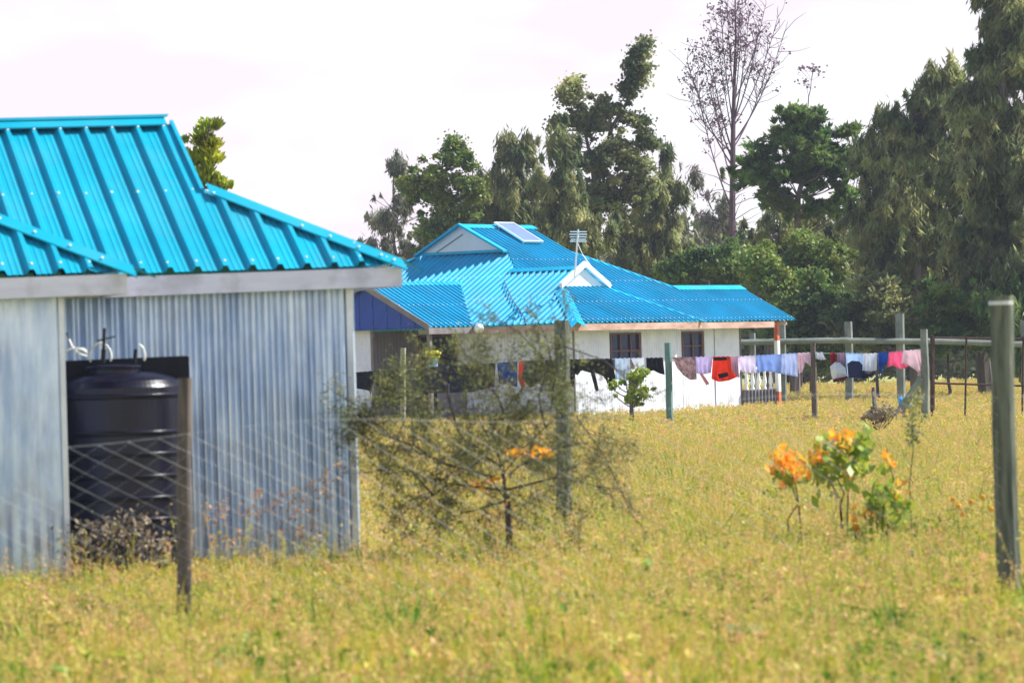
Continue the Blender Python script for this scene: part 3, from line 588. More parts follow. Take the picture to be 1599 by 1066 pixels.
# potted yellow flowers on the porch parapet
pb = W(677, 579, 98.3); fp = empty('flower_pot', pb, 'pale blue bucket of bright yellow flowers on the porch parapet', 'flower pot')
mb = MB(); mb.lathe(pb, [(.10, -.01), (.13, .28), (.14, .30), (.12, .30), (.10, .22)], 14); mb.build('bucket', [mat('bucket_blue', (.35, .62, .82), .5)], fp, smooth=True)
mb = MB()
for k in range(60):
    a = random.uniform(0, 6.28); rr_ = random.uniform(0, .2); c = pb + Vector((rr_ * math.cos(a), rr_ * math.sin(a), .40 + random.uniform(-.06, .12) - rr_ * .2))
    mb.screw(c, Vector((random.uniform(-1, 1), -1, random.uniform(0, 1))), .045, 0)
mb.build('blossoms', [M['yellow_flower']], fp)
mb = MB()
for k in range(24):
    a = random.uniform(0, 6.28); mb.tube([pb + Vector((0, 0, .2)), pb + Vector((.12 * math.cos(a), .12 * math.sin(a), .42))], .008, 3)
mb.build('stems', [M['leaf_shrub']], fp)

# ------------------------------------------------------------------ posts and fences
def post_mesh(mb, base, top, r0, r1, k=10, seed=0, mi=0):
    pts = []; rad = []
    for j in range(9):
        t = j / 8; p = base.lerp(top, t) + Vector((mn.noise(Vector((seed, t * 2.5, 0))), mn.noise(Vector((seed, t * 2.5, 5))), 0)) * r0 * .25
        pts.append(p); rad.append((r0 + (r1 - r0) * t) * (1 + .07 * mn.noise(Vector((seed + 3, t * 6, 1)))))
    mb.tube(pts, rad, k, mi)
def zpt(px, py, D): return W(px, py, D)
fence = empty('chain_link_fence', G(900, 23), 'slack chain link fence strung on wooden posts across the near grass', 'fence')
DL, DR = 22.2, 23.7
mb = MB(); b_ = W(285, 965, DL); b_.z = -.1; post_mesh(mb, b_, W(288, 590, DL), .045, .040, seed=1); mb.build('post', [M['post_brown']], fence, smooth=False)['label'] = 'short weathered brown fence post'
mb = MB(); b_ = W(1574, 905, DR); b_.z = -.1; post_mesh(mb, b_, W(1563, 462, DR), .074, .070, 14, seed=2)
mb.build('post', [M['post_green']], fence)['label'] = 'thick grey green fence post with a metal band at the top'
mb = MB(); c = W(1563, 473, DR); mb.tube([c - Vector((0, 0, .012)), c + Vector((0, 0, .012))], .077, 14); mb.build('metal_band', [M['wire']], fence)
mb = MB()
fl, fr = G(287, DL), G(1568, DR); dirf = (fr - fl).normalized(); Lf = (fr - fl).length
nrmf = Vector((dirf.y, -dirf.x, 0)) * .06
def FP_(s, z):       # sagging mesh sheet
    p = fl + dirf * s; top = 1.37 + .1 * s / Lf + .04 * math.sin(s * 2.1); sag = .05 * math.sin(s * 1.3 + z * 2)
    return Vector((p.x, p.y, z * top)) + nrmf * (.4 + sag * 6)
s0, s1_ = -1.2, Lf + 1.2; dx = .175; sl_ = 2.3   # horizontal run over full height
n = int((s1_ - s0 + sl_) / dx)
for d in (1, -1):
    for k in range(n):
        a = s0 + k * dx - (0 if d < 0 else sl_) + (sl_ if d > 0 else -sl_) * 0
        pts = []
        for j in range(7):
            t = j / 6; s = a + t * sl_ if d > 0 else a - t * sl_ + sl_ - sl_ * 0
            if d < 0: s = a + sl_ * 0 - t * sl_ + sl_ * 0
            if s0 - .01 <= s <= s1_ + .01:
                pts.append(FP_(s, 1 - t) if True else None)
        if len(pts) > 1: mb.tube(pts, .0013 if d > 0 else .0004, 3, cap=False)
mb.tube([FP_(s0 + (s1_ - s0) * j / 30, 1.0) for j in range(31)], .0010, 4)
mb.build('wire_mesh', [M['wire']], fence)
mp_ = empty('wooden_post', G(877, 34.5), 'grey green wooden post rising behind the thorn bush', 'post')
mb = MB(); b_ = W(881, 810, 34.5); b_.z = -.1; post_mesh(mb, b_, W(877, 500, 34.5), .07, .066, 12, seed=4); mb.build('pole', [M['post_green']], mp_)

# far rail fence
rf = empty('rail_fence', G(1350, 112), 'log rail fence with stout posts along the far edge of the field', 'fence')
for (px, t, bt, r) in ((1325, 502, 640, .12), (1405, 489, 640, .13), (1222, 500, 640, .09), (1600, 500, 640, .12), (1175, 520, 640, .09)):
    mb = MB(); D = 112; b_ = G(px, D, -.1); post_mesh(mb, b_, W(px, t, D), r, r, 8, seed=px); mb.build('post', [M['rail']], rf)
for (x0, y0, x1, y1) in ((1130, 535, 1325, 531), (1325, 532, 1440, 533), (1440, 532, 1640, 539)):
    mb = MB(); mb.tube([W(x0 + (x1 - x0) * j / 6, y0 + (y1 - y0) * j / 6 + mn.noise(Vector((x0, j, 0))) * 1.2, 111.8) for j in range(7)], .085, 8); mb.build('rail', [M['rail']], rf)
# rusty gate
gt = empty('metal_gate', G(1520, 80), 'rusty thin metal frame gate beside the braced clothesline post', 'gate')
mb = MB(); D = 80
for px in (1456, 1508, 1597, 1650): b_ = W(px - 2, 640, D); b_.z = .05; mb.tube([b_, W(px + 1, 525, D)], .03 if px == 1456 else .022, 5)
for y0, y1 in ((527, 530), (598, 604)): mb.tube([W(1456, y0, D), W(1650, y1, D)], .022, 5)
mb.tube([W(1456, 640, D), W(1456, 525, D)], .05, 5)
mb.build('frame', [M['rust']], gt)

# ------------------------------------------------------------------ clothesline
def DLn(px): return 93 - 12 * (px - 545) / 898
cl = empty('clothesline', G(1043, DLn(1043)), 'long wire clothesline on four posts in front of the blue-roofed bungalow', 'clothesline')
lx = [530, 628, 840, 1043, 1160, 1270, 1360, 1443]; ly = [584, 577, 563, 559, 557, 551, 553, 546]
def LY(px): return float(np.interp(px, lx, ly))
for (px, bx, t, r, mt, lb) in ((629, 626, 543, .075, 'post_pale', 'thin pale pole'), (1043, 1043, 535, .085, 'post_teal', 'teal grey pole'), (1270, 1269, 535, .065, 'post_brown', 'thin dark brown pole'), (1443, 1443, 514, .09, 'rail', 'pale grey pole with a diagonal brace')):
    D = DLn(px); mb = MB(); post_mesh(mb, G(bx, D, -.1), W(px, t, D), r, r * .9, 8, seed=px); mb.build('post', [M[mt]], cl)['label'] = lb
mb = MB(); D = DLn(1443); b_ = W(1403, 645, D); mb.tube([b_, W(1440, 590, D)], .09, 8); mb.build('brace', [M['rail']], cl)
mb = MB(); mb.tube([W(x, LY(x), DLn(x)) for x in np.linspace(530, 1443, 60)], .008, 4); mb.build('wire', [M['wire']], cl)
fabc = {}
def fab(c, c2=None, sc=6):
    k = (c, c2)
    if k not in fabc: fabc[k] = mat('fabric_%d' % len(fabc), c, .85, 0, .06, sc, col2=c2, trans=.5, thr=(.45, .55) if c2 else (.35, .65))
    return fabc[k]
BLK = (.008, .008, .014); NAVY = (.02, .03, .09); WHT = (.88, .90, .97); LIL = (.78, .70, .93)
def garment(name, lab, cat, cols, c, parts=(), sag=0, group='clothes on the line', c2=None, sc=6):
    """cols: [(x_top, x_bottom, y_bottom)...] in photo columns, hung from the line"""
    nx, nz = 18, 10; X = [q[0] for q in cols]; ts = np.linspace(0, len(cols) - 1, nx); seed = cols[0][0]
    xb0 = cols[0][0]; V = []
    for i, t in enumerate(ts):
        xt = np.interp(t, range(len(cols)), [q[0] for q in cols]); xb = np.interp(t, range(len(cols)), [q[1] for q in cols]); yb = np.interp(t, range(len(cols)), [q[2] for q in cols])
        for j in range(nz):
            s = j / (nz - 1); px = xt + (xb - xt) * s; y0 = LY(xt) - 1.2 + .5 * math.sin(xt * .9); py = y0 + (yb - y0) * s
            D = DLn(xt) - .04 - .22 * s * math.sin(seed * .37) + .075 * s * math.sin(i * 1.25 + seed) + .05 * mn.noise(Vector((i * .5, j * .4, seed)))
            V.append(W(px, py, D))
    V += [v + Vector((0, .07, 0)) for v in V]; n1 = nx * nz; Fl = []
    for i in range(nx - 1):
        for j in range(nz - 1):
            a = i * nz + j; Fl.append((a, a + 1, a + nz + 1, a + nz)); Fl.append((n1 + a + nz, n1 + a + nz + 1, n1 + a + 1, n1 + a))
        for a in (i * nz, i * nz + nz - 1): Fl.append((a, a + nz, n1 + a + nz, n1 + a))
    for j in range(nz - 1):
        for a in (j, (nx - 1) * nz + j): Fl.append((a, n1 + a, n1 + a + 1, a + 1))
    base = W(cols[0][0], LY(cols[0][0]), DLn(cols[0][0]))
    if parts:
        o = empty(name, base, lab, cat, group)
        rawmesh('body', V, Fl, fab(c, c2, sc), o, smooth=True)
        for pn_, poly, pc_, off in parts:
            mb = MB(); Dp = DLn(poly[0][0]) - .3 - off
            f_ = [W(x, y, Dp) for x, y in poly]; b2 = [p + Vector((0, .03, 0)) for p in f_]
            mb.face(f_); mb.face(b2[::-1])
            for q in range(len(f_)): mb.face([f_[q], f_[(q + 1) % len(f_)], b2[(q + 1) % len(f_)], b2[q]])
            mb.build(pn_, [fab(pc_)], o)
    else:
        o = rawmesh(name, V, Fl, fab(c, c2, sc), None, base, smooth=True); tag(o, lab, cat, group)
    return o
GA = garment
GA('trousers', 'black trousers hanging leftmost on the line, beside the near house corner', 'trousers', [(547, 548, 606), (560, 562, 607), (575, 577, 610), (582, 578, 618), (587, 583, 598)], BLK)
GA('shirt', 'black shirt with two dangling sleeves just left of the pale pole', 'shirt', [(587, 586, 599), (596, 597, 608), (601, 600, 630), (606, 606, 610), (612, 613, 622), (622, 618, 605)], BLK)
GA('blanket', 'dark grey cloth on the line behind the thorn bush, right of the pale pole', 'cloth', [(650, 650, 606), (675, 676, 614), (700, 700, 612)], (.05, .055, .075))
GA('skirt', 'navy cloth on the line behind the thorn bush, left of the blue one', 'cloth', [(702, 702, 613), (740, 738, 612), (774, 772, 604)], (.028, .03, .06))
GA('shirt', 'mid blue shirt on the line left of the coral sock', 'shirt', [(776, 779, 598), (792, 793, 601), (808, 808, 604)], (.03, .12, .38))
GA('sock', 'small coral sock with a white tail, right of the blue shirt', 'sock', [(810, 809, 592), (813, 815, 607), (818, 821, 604)], (.80, .16, .12))
GA('jumper', 'charcoal jumper on the line left of the grey green wooden post', 'jumper', [(819, 815, 590), (832, 828, 606), (838, 840, 598), (850, 846, 602)], (.045, .045, .075))
GA('trousers', 'black trousers on the line right behind the grey green wooden post', 'trousers', [(851, 852, 590), (862, 862, 622), (868, 868, 586), (890, 895, 606), (895, 898, 585)], BLK)
GA('cardigan', 'short black top with a ragged hem just right of the wooden post', 'shirt', [(896, 893, 580), (899, 902, 586), (905, 908, 578), (926, 922, 582)], BLK)
GA('trousers', 'black trousers with two long slanting legs left of the pale blue cloth', 'trousers', [(916, 922, 580), (919, 930, 611), (924, 936, 610), (926, 925, 580), (938, 944, 588), (948, 952, 608), (955, 962, 592)], BLK)
GA('pillowcase', 'square pale blue cloth between black trousers and the small leafy bush', 'cloth', [(960, 961, 592), (972, 973, 592), (984, 985, 592)], (.75, .84, .97))
GA('shirt', 'white shirt bunched over the line just left of the black shorts', 'shirt', [(985, 992, 575), (993, 997, 584), (1003, 1003, 585), (1011, 1009, 580)], WHT)
GA('shorts', 'black shorts just left of the teal grey pole', 'shorts', [(1009, 1010, 582), (1016, 1020, 578), (1024, 1030, 583), (1035, 1038, 585)], BLK)
GA('dress', 'speckled mauve and brown dress sweeping down right of the teal grey pole', 'dress', [(1050, 1058, 575), (1060, 1068, 586), (1074, 1078, 593), (1086, 1088, 592)], (.36, .24, .30), c2=(.60, .48, .50), sc=12)
GA('shirt', 'lilac shirt with a pink and white ribbon tail beside the orange shirt', 'shirt', [(1086, 1088, 583), (1098, 1099, 584), (1113, 1110, 582)], LIL,
   parts=[('ribbon', [(1092, 583), (1097, 583), (1108, 599), (1103, 601)], (.85, .45, .5), 0)])
GA('shirt', 'bright orange shirt with a black patch and black waistband', 'shirt', [(1114, 1111, 591), (1124, 1122, 596), (1136, 1138, 594), (1140, 1152, 588)], (.86, .10, .02),
   parts=[('waistband', [(1114, 558), (1140, 557), (1141, 562), (1114, 563)], BLK, 0), ('patch', [(1121, 584), (1136, 581), (1138, 587), (1123, 591)], BLK, 0.05)])
GA('towel', 'narrow pink towel just right of the orange shirt', 'towel', [(1141, 1143, 578), (1147, 1150, 586), (1152, 1154, 590)], (.95, .66, .75))
GA('sheet', 'lilac white sheet left of the light blue shirt', 'sheet', [(1151, 1156, 578), (1165, 1168, 583), (1181, 1181, 582)], (.86, .82, .97))
GA('shirt', 'light blue shirt hanging in front of the white balusters', 'shirt', [(1181, 1183, 583), (1190, 1192, 579), (1205, 1206, 580), (1221, 1220, 584)], (.48, .62, .95))
GA('sheet', 'pale periwinkle sheet hanging across the orange and white porch post', 'sheet', [(1221, 1220, 583), (1232, 1233, 586), (1245, 1246, 588)], (.68, .75, .97))
GA('shirt', 'pale pink shirt with peach edges just left of the thin brown pole', 'shirt', [(1245, 1248, 583), (1251, 1253, 580), (1256, 1258, 565), (1266, 1266, 572)], (.92, .72, .80))
GA('handkerchief', 'small white cloth fluttering just right of the thin brown pole', 'cloth', [(1273, 1274, 560), (1280, 1283, 562), (1284, 1290, 561)], (.80, .83, .90))
GA('sock', 'small red sock pegged above the white bag', 'sock', [(1297, 1297, 569), (1301, 1302, 568), (1303, 1307, 568)], (.55, .01, .02))
def hang_poly(name, lab, cat, poly, c, group='clothes on the line', Doff=-.15, parts=()):
    cx = sum(p[0] for p in poly) / len(poly); cy = sum(p[1] for p in poly) / len(poly); D = DLn(cx) + Doff
    base = W(cx, cy, D); V = []; K = 24; L = len(poly)
    o = empty(name, base, lab, cat, group) if parts else None
    ring = []
    for k in range(K):
        t = k / K * L; i = int(t); fr = t - i; a = poly[i]; b = poly[(i + 1) % L]; ring.append((a[0] + (b[0] - a[0]) * fr, a[1] + (b[1] - a[1]) * fr))
    Fl = []
    for s_, dd in ((1, 0), (.66, .07), (.33, .10)):
        for (x, y) in ring: V.append(W(cx + (x - cx) * s_, cy + (y - cy) * s_, D - dd - .02 * math.sin(x + y)))
    V.append(W(cx, cy, D - .11)); 
    for r in range(2):
        for k in range(K): Fl.append((r * K + k, r * K + (k + 1) % K, (r + 1) * K + (k + 1) % K, (r + 1) * K + k))
    for k in range(K): Fl.append((2 * K + k, 2 * K + (k + 1) % K, 3 * K))
    nb = len(V)
    for (x, y) in ring: V.append(W(x, y, D + .06))
    for k in range(K): Fl.append((k, nb + k, nb + (k + 1) % K, (k + 1) % K))
    Fl.append(tuple(nb + k for k in range(K)))
    if parts:
        rawmesh('body', V, Fl, fab(c), o, smooth=True)
        for pn_, poly2, pc_ in parts:
            q = MB(); f_ = [W(x, y, D - .16) for x, y in poly2]; b2 = [p + Vector((0, .12, 0)) for p in f_]; q.face(f_); q.face(b2[::-1])
            for w_ in range(len(f_)): q.face([f_[w_], f_[(w_ + 1) % len(f_)], b2[(w_ + 1) % len(f_)], b2[w_]])
            q.build(pn_, [fab(pc_)], o)
    else:
        o = rawmesh(name, V, Fl, fab(c), None, base, smooth=True); tag(o, lab, cat, group)
    return o
hang_poly('shirt', 'white shirt with a dark red hem billowing under the red sock', 'shirt', [(1296, 572), (1304, 565), (1312, 566), (1320, 574), (1323, 588), (1312, 593), (1302, 596), (1298, 586)], (.90, .93, .98), parts=[('hem', [(1301, 592), (1323, 587), (1324, 590), (1312, 595), (1302, 597)], (.22, .01, .03))])
GA('vest', 'mauve vest right of the red sock', 'vest', [(1307, 1308, 566), (1313, 1314, 571), (1320, 1319, 570)], (.55, .42, .55))
GA('shirt', 'light blue shirt with a navy lower half, right of the white billowing shirt', 'shirt', [(1321, 1324, 588), (1334, 1335, 590), (1348, 1347, 588)], (.62, .76, .97), parts=[('lower_panel', [(1323, 568), (1330, 563), (1342, 564), (1347, 570), (1346, 589), (1325, 590)], (.035, .05, .16), .05)])
GA('pillowcase', 'white pillowcase between the navy shirt and the blue shorts', 'pillowcase', [(1348, 1348, 578), (1358, 1358, 580), (1370, 1369, 578)], (.88, .90, .98))
hang_poly('trousers', 'folded navy trousers hanging below the white pillowcase', 'trousers', [(1346, 578), (1358, 582), (1368, 582), (1362, 587), (1350, 591), (1344, 589)], (.012, .015, .07), Doff=0)
GA('shorts', 'bright blue shorts with a hanging leg, left of the pink blouse', 'shorts', [(1372, 1372, 574), (1375, 1376, 583), (1379, 1380, 572), (1388, 1386, 566)], (.02, .16, .55))
GA('blouse', 'hot pink blouse with spread sleeves near the right end of the line', 'blouse', [(1388, 1386, 574), (1392, 1394, 570), (1400, 1408, 577), (1408, 1418, 572), (1412, 1420, 570)], (.90, .28, .50))
GA('towel', 'pale pink towel rightmost on the line, with a dangling strap', 'towel', [(1410, 1408, 567), (1420, 1418, 569), (1428, 1436, 582), (1432, 1438, 572), (1440, 1440, 566)], (.96, .78, .85))
hang_poly('plastic_bag', 'small bright blue plastic bag caught at the foot of the diagonal brace', 'bag', [(1402, 622), (1408, 618), (1412, 624), (1410, 632), (1403, 632)], (.05, .45, .80), group=None, Doff=-.2)
hang_poly('plastic_bag', 'pale lilac plastic bag lying right of the foot of the brace', 'bag', [(1413, 628), (1420, 626), (1424, 633), (1416, 635)], (.55, .58, .80), group=None, Doff=-.2)

# ------------------------------------------------------------------ foliage helpers
def quads(C, A, B):
    """leaf quads: centre C, half axes A and B (n,3) -> verts, faces (diamond shaped)"""
    n = len(C); V = np.empty((n, 4, 3), np.float32); V[:, 0] = C - A; V[:, 1] = C + B; V[:, 2] = C + A; V[:, 3] = C - B
    return V.reshape(-1, 3), np.arange(n * 4, dtype=np.int32).reshape(n, 4)
def unit(a): return a / np.maximum(np.linalg.norm(a, axis=-1, keepdims=True), 1e-6)
def leafcloud(puffs, per, style, size):
    """puffs: (n,4) xyz + radius"""
    P = np.repeat(puffs, np.maximum(4, (per * rng.uniform(.2, 1.5, len(puffs)) * np.minimum(1, (puffs[:, 3] / np.median(puffs[:, 3])) ** 1.6)).astype(int)), axis=0); n = len(P)
    d = unit(rng.normal(size=(n, 3))); rad = (rng.random(n) ** .6 * np.where(rng.random(n) < .22, 1.7, 1.0))[:, None]
    if style == 'droop':
        off = d * rad * P[:, 3:4] * np.array([.75, .75, 1.25]); off[:, 2] -= rng.random(n) * P[:, 3] * .7
        C = P[:, :3] + off
        ax = unit(np.stack([rng.normal(0, .6, n) + off[:, 0] / P[:, 3] * .8, rng.normal(0, .6, n), -.7 - rng.random(n)], 1))
        L = size * rng.uniform(.6, 1.5, n)[:, None]; wd = L * .12
    elif style == 'spray':
        off = d * rad * P[:, 3:4] * np.array([1, 1, .55]); C = P[:, :3] + off
        ax = unit(off * np.array([1, 1, .4]) + rng.normal(0, .4, (n, 3)) * P[:, 3:4] + np.array([0, 0, .15]))
        L = size * rng.uniform(.6, 1.4, n)[:, None]; wd = L * .22
    else:
        off = d * rad * P[:, 3:4] * np.array([1, 1, .7]); C = P[:, :3] + off
        ax = unit(rng.normal(size=(n, 3))); L = size * rng.uniform(.6, 1.3, n)[:, None]; wd = L * .48
    sd = unit(np.cross(ax, rng.normal(size=(n, 3))))
    return quads(C, ax * L / 2, sd * wd / 2 * 1.6)
def px_puffs(blobs, D, thick, prad):
    """blobs: (px, py, rx, ry, n) photo ellipses at distance D -> puffs filling a 3-D volume"""
    out = []
    for (bx, by, rx, ry, n) in blobs:
        s = F / D; c = W(bx, by, D); tk = min(thick, max(rx, ry) / s) * .75; n = max(3, int(n * .85))
        hubs = []
        for _ in range(max(2, n // 6)):      # boughs: puffs string out from a few hubs, so the outline stays ragged
            q = unit(rng.normal(size=3)) * rng.random() ** .45 * rng.uniform(.8, 1.15); hubs.append(q)
        for _ in range(n):
            if rng.random() < .7: q = hubs[rng.integers(len(hubs))] + rng.normal(0, .17, 3)
            else: q = unit(rng.normal(size=3)) * rng.random() ** .5
            r_ = np.linalg.norm(q); out.append((c.x + q[0] * rx / s, c.y + q[1] * tk, c.z + q[2] * ry / s, prad * rng.uniform(.4, 1.35) * (.6 if r_ > 1 else 1)))
        for _ in range(n // 3):
            q = unit(rng.normal(size=3)) * rng.uniform(1.0, 1.4); out.append((c.x + q[0] * rx / s, c.y + q[1] * tk, c.z + q[2] * ry / s, prad * rng.uniform(.25, .5)))
    return np.array(out)
def limb(mb, a, b, r0, r1, bend=.15, k=5, seg=6):
    a = Vector(a); b = Vector(b); L = (b - a).length; o = Vector(rng.normal(0, 1, 3).tolist()) * L * bend * .5
    pts = []
    for j in range(seg + 1):
        t = j / seg; p = a.lerp(b, t) + o * math.sin(t * math.pi) * .6 - Vector((0, 0, L * .08 * math.sin(t * math.pi)))
        pts.append(p)
    mb.tube(pts, [r0 + (r1 - r0) * j / seg for j in range(seg + 1)], k, cap=False)
TG = 'trees behind the far bungalow'
def tree(name, lab, D, trunk, blobs, style, leaf, size, per, prad, thick=3, tr=.16, bark='bark', limbs=30, group=TG, extra=(), cat='tree'):
    """trunk: list of photo points from foot to top"""
    prad = prad * (.80 if style == 'broad' else .62); foot = G(trunk[0][0], D); root = empty(name, foot, lab, cat, group)
    tp = [foot - Vector((0, 0, .1))] + [W(x, y, D) for x, y in trunk[1:]]
    for k in range(1, len(tp)): tp[k] = tp[k] + Vector((0, rng.normal(0, .25), 0))
    mb = MB(); pts = []; L = len(tp)
    for k in range(L - 1):
        for j in range(4): pts.append(tp[k].lerp(tp[k + 1], j / 4) + Vector(rng.normal(0, tr * .35, 3).tolist()) * (1 if k + j else 0))
    pts.append(tp[-1]); nn = len(pts)
    mb.tube(pts, [tr * (1 - .85 * j / (nn - 1)) for j in range(nn)], 7)
    allp = list(pts)
    for ex in extra:
        q = [W(x, y, D + ex[0]) for x, y in ex[1:]]; allp += q + [q[j].lerp(q[j + 1], .5) for j in range(len(q) - 1)]; mb.tube(q, [tr * .55 * (1 - .8 * j / (len(q) - 1)) for j in range(len(q))], 5)
    puffs = px_puffs(blobs, D, thick, prad)
    tz = np.array([p.z for p in pts])
    idx = rng.choice(len(puffs), min(limbs, len(puffs)), replace=False)
    for i in idx:
        c = Vector(puffs[i, :3].tolist())
        a = min(allp, key=lambda p: (p - c).length + (2.5 * max(0, p.z - c.z + .35 * math.hypot(p.x - c.x, p.y - c.y))))
        limb(mb, a, c, tr * .26 * max(.25, 1 - a.z / 18), .010, .12)
    mb.build('trunk', [M[bark]], root)
    V, Fq = leafcloud(puffs, per, style, size)
    rawmesh('crown', V, Fq, M[leaf], root)
    return root

# ------------------------------------------------------------------ trees
tree('feathery_tree', 'thin grey feathery tree, leftmost behind the far bungalow', 150, [(622, 560), (618, 400), (615, 300), (620, 240)],
     [(620, 270, 14, 35, 16), (612, 335, 38, 35, 30), (585, 385, 42, 22, 24), (650, 390, 38, 35, 22), (635, 320, 25, 30, 18)], 'droop', 'leaf_grey', 0.260, 94, .42, 1.8, .10, limbs=60)
tree('broadleaf_tree', 'leafy green round-crowned tree left of the blue ridge', 140, [(700, 560), (698, 420), (690, 320), (690, 250)],
     [(700, 245, 42, 28, 34), (735, 290, 25, 30, 26), (668, 280, 34, 26, 26), (700, 300, 40, 22, 20), (690, 350, 35, 20, 24), (645, 300, 14, 14, 8), (700, 385, 45, 22, 24), (725, 335, 20, 18, 10)], 'broad', 'leaf_green', 0.127, 360, .42, 1.8, .15, limbs=50)
tree('feathery_tree', 'drooping grey green tree between the leafy tree and the tall leaning tree', 150, [(800, 560), (798, 380), (800, 220)],
     [(800, 235, 30, 30, 30), (790, 300, 50, 45, 60), (760, 350, 48, 45, 60), (830, 340, 45, 50, 60), (780, 405, 60, 28, 40)], 'droop', 'leaf_casu', 0.293, 257, .5, 2.2, .16, limbs=50)
tree('leaning_tree', 'tall tree whose right limb leans up to a ragged tip above the blue roof', 145, [(925, 560), (935, 400), (925, 250), (895, 160)],
     [(892, 145, 24, 24, 26), (880, 180, 22, 20, 16), (925, 190, 26, 22, 24), (950, 165, 16, 12, 10), (975, 145, 16, 16, 14), (995, 110, 18, 22, 18), (1003, 85, 12, 14, 8), (1010, 65, 10, 6, 3), (985, 190, 20, 14, 12), (1005, 215, 22, 16, 12), (930, 240, 55, 38, 60), (960, 300, 55, 45, 66), (985, 250, 28, 30, 22), (900, 310, 40, 50, 46)],
     'broad', 'leaf_casu', 0.137, 284, .40, 2.2, .20, limbs=60, extra=[(0, (930, 300), (955, 200), (985, 150), (1005, 90), (1012, 62))])
tree('feathery_tree', 'hanging olive coloured tree directly behind the antenna', 138, [(890, 560), (885, 400), (880, 220)],
     [(880, 230, 32, 35, 30), (870, 300, 38, 45, 44), (905, 350, 55, 40, 60), (850, 385, 60, 32, 50)], 'droop', 'leaf_casu', 0.293, 230, .48, 2.0, .15, limbs=40)
tree('feathery_tree', 'wispy tree right of the leaning tree with a thin airy top', 150, [(1020, 560), (1025, 400), (1030, 250)],
     [(1035, 250, 14, 30, 10), (1022, 310, 35, 35, 44), (1000, 360, 50, 40, 60), (1050, 380, 32, 45, 40), (1010, 410, 60, 30, 50), (1055, 310, 20, 20, 8)], 'droop', 'leaf_casu', 0.293, 216, .46, 2.2, .15, limbs=50)
tree('feathery_tree', 'soft olive tree standing low between the leafy tree and the blue ridge', 158, [(745, 560), (745, 400), (750, 300)],
     [(752, 300, 24, 30, 22), (740, 350, 36, 35, 36), (770, 380, 50, 30, 40), (700, 400, 40, 24, 24)], 'droop', 'leaf_casu', .30, 176, .45, 2.0, .11, limbs=40)
tree('feathery_tree', 'soft grey tree low behind the right part of the blue roof', 160, [(1060, 560), (1062, 420), (1065, 350)],
     [(1062, 350, 26, 30, 22), (1050, 400, 44, 30, 40), (1090, 395, 30, 30, 22), (985, 405, 50, 26, 36)], 'droop', 'leaf_grey', .30, 176, .45, 2.0, .10, limbs=40)
# tall bare tree
D = 135; ft = G(1143, D); bt = empty('bare_tree', ft, 'tall almost leafless purple brown tree standing against the sky', 'tree', TG)
mb = MB(); tpts = [ft] + [W(x, y, D) for x, y in ((1143, 420), (1144, 300), (1145, 200), (1147, 120), (1149, 60), (1148, 5), (1148, -25))]
mb.tube(tpts, [.15, .13, .11, .085, .06, .04, .025, .012], 7)
tips = []
fan = [(1144, 330, 1085, 115), (1144, 260, 1072, 90), (1144, 250, 1095, 75), (1145, 240, 1105, 60), (1145, 215, 1118, 30), (1145, 240, 1075, 150), (1146, 200, 1125, 15), (1146, 190, 1170, 20), (1146, 190, 1185, 45), (1146, 230, 1205, 80), (1146, 175, 1160, -5), (1144, 225, 1225, 50), (1146, 150, 1135, 5), (1146, 140, 1155, 25), (1144, 200, 1215, 25), (1145, 160, 1195, 10), (1144, 290, 1108, 100)]
for (x0, y0, x1, y1) in fan:
    dd = rng.normal(0, 1.1); a = W(x0, y0, D); b = W(x1, y1, D + dd)
    mid = W(x0 + (x1 - x0) * .62, y0 + (y1 - y0) * .38, D + dd * .5)
    ps = [a.lerp(mid, t).lerp(mid.lerp(b, t), t) for t in np.linspace(0, 1, 9)]
    mb.tube(ps, [.032 * (1 - .75 * t) for t in np.linspace(0, 1, 9)], 4, cap=False)
    for j in range(26):
        t = rng.uniform(.4, 1); p = a.lerp(mid, t).lerp(mid.lerp(b, t), t); e = p + Vector((rng.normal(0, .38), rng.normal(0, .4), rng.uniform(.15, .75)))
        mb.tube([p, p.lerp(e, .5) + Vector(rng.normal(0, .05, 3).tolist()), e], [.014, .010, .006], 3, cap=False)
        if rng.random() < (.75 if x1 < 1190 else .25): tips.append((e.x, e.y, e.z, .18))
for j in range(26):
    y = rng.uniform(250, 430); a = W(1144, y, D); e = a + Vector((rng.choice([-1, 1]) * rng.uniform(.3, 1.6), rng.normal(0, .5), rng.uniform(.1, .9))); mb.tube([a, a.lerp(e, .5) + Vector((0, 0, .1)), e], [.02, .014, .006], 3, cap=False)
    if rng.random() < .7: tips.append((e.x, e.y, e.z, .22))
mb.build('trunk', [M['bark_purple']], bt)
V, Fq = leafcloud(np.array(tips), 8, 'broad', .11); rawmesh('crown', V, Fq, M['leaf_purple'], bt)
tree('slim_bare_tree', 'slender leafless tree top showing right of the tall bare tree', 150, [(1250, 560), (1248, 300), (1265, 150), (1270, 100)],
     [(1268, 110, 16, 18, 9), (1262, 135, 12, 14, 4)], 'broad', 'leaf_purple', 0.105, 18, .35, 1, .05, bark='bark_purple', limbs=13)
tree('feathery_tree', 'grey haze-like thin tree between the bare trunk and the wispy tree', 155, [(1105, 560), (1105, 420), (1112, 330)],
     [(1110, 345, 28, 40, 16), (1100, 400, 32, 30, 34), (1080, 290, 20, 30, 5), (1130, 330, 14, 50, 12)], 'droop', 'leaf_grey', 0.260, 135, .45, 2, .10, limbs=40)
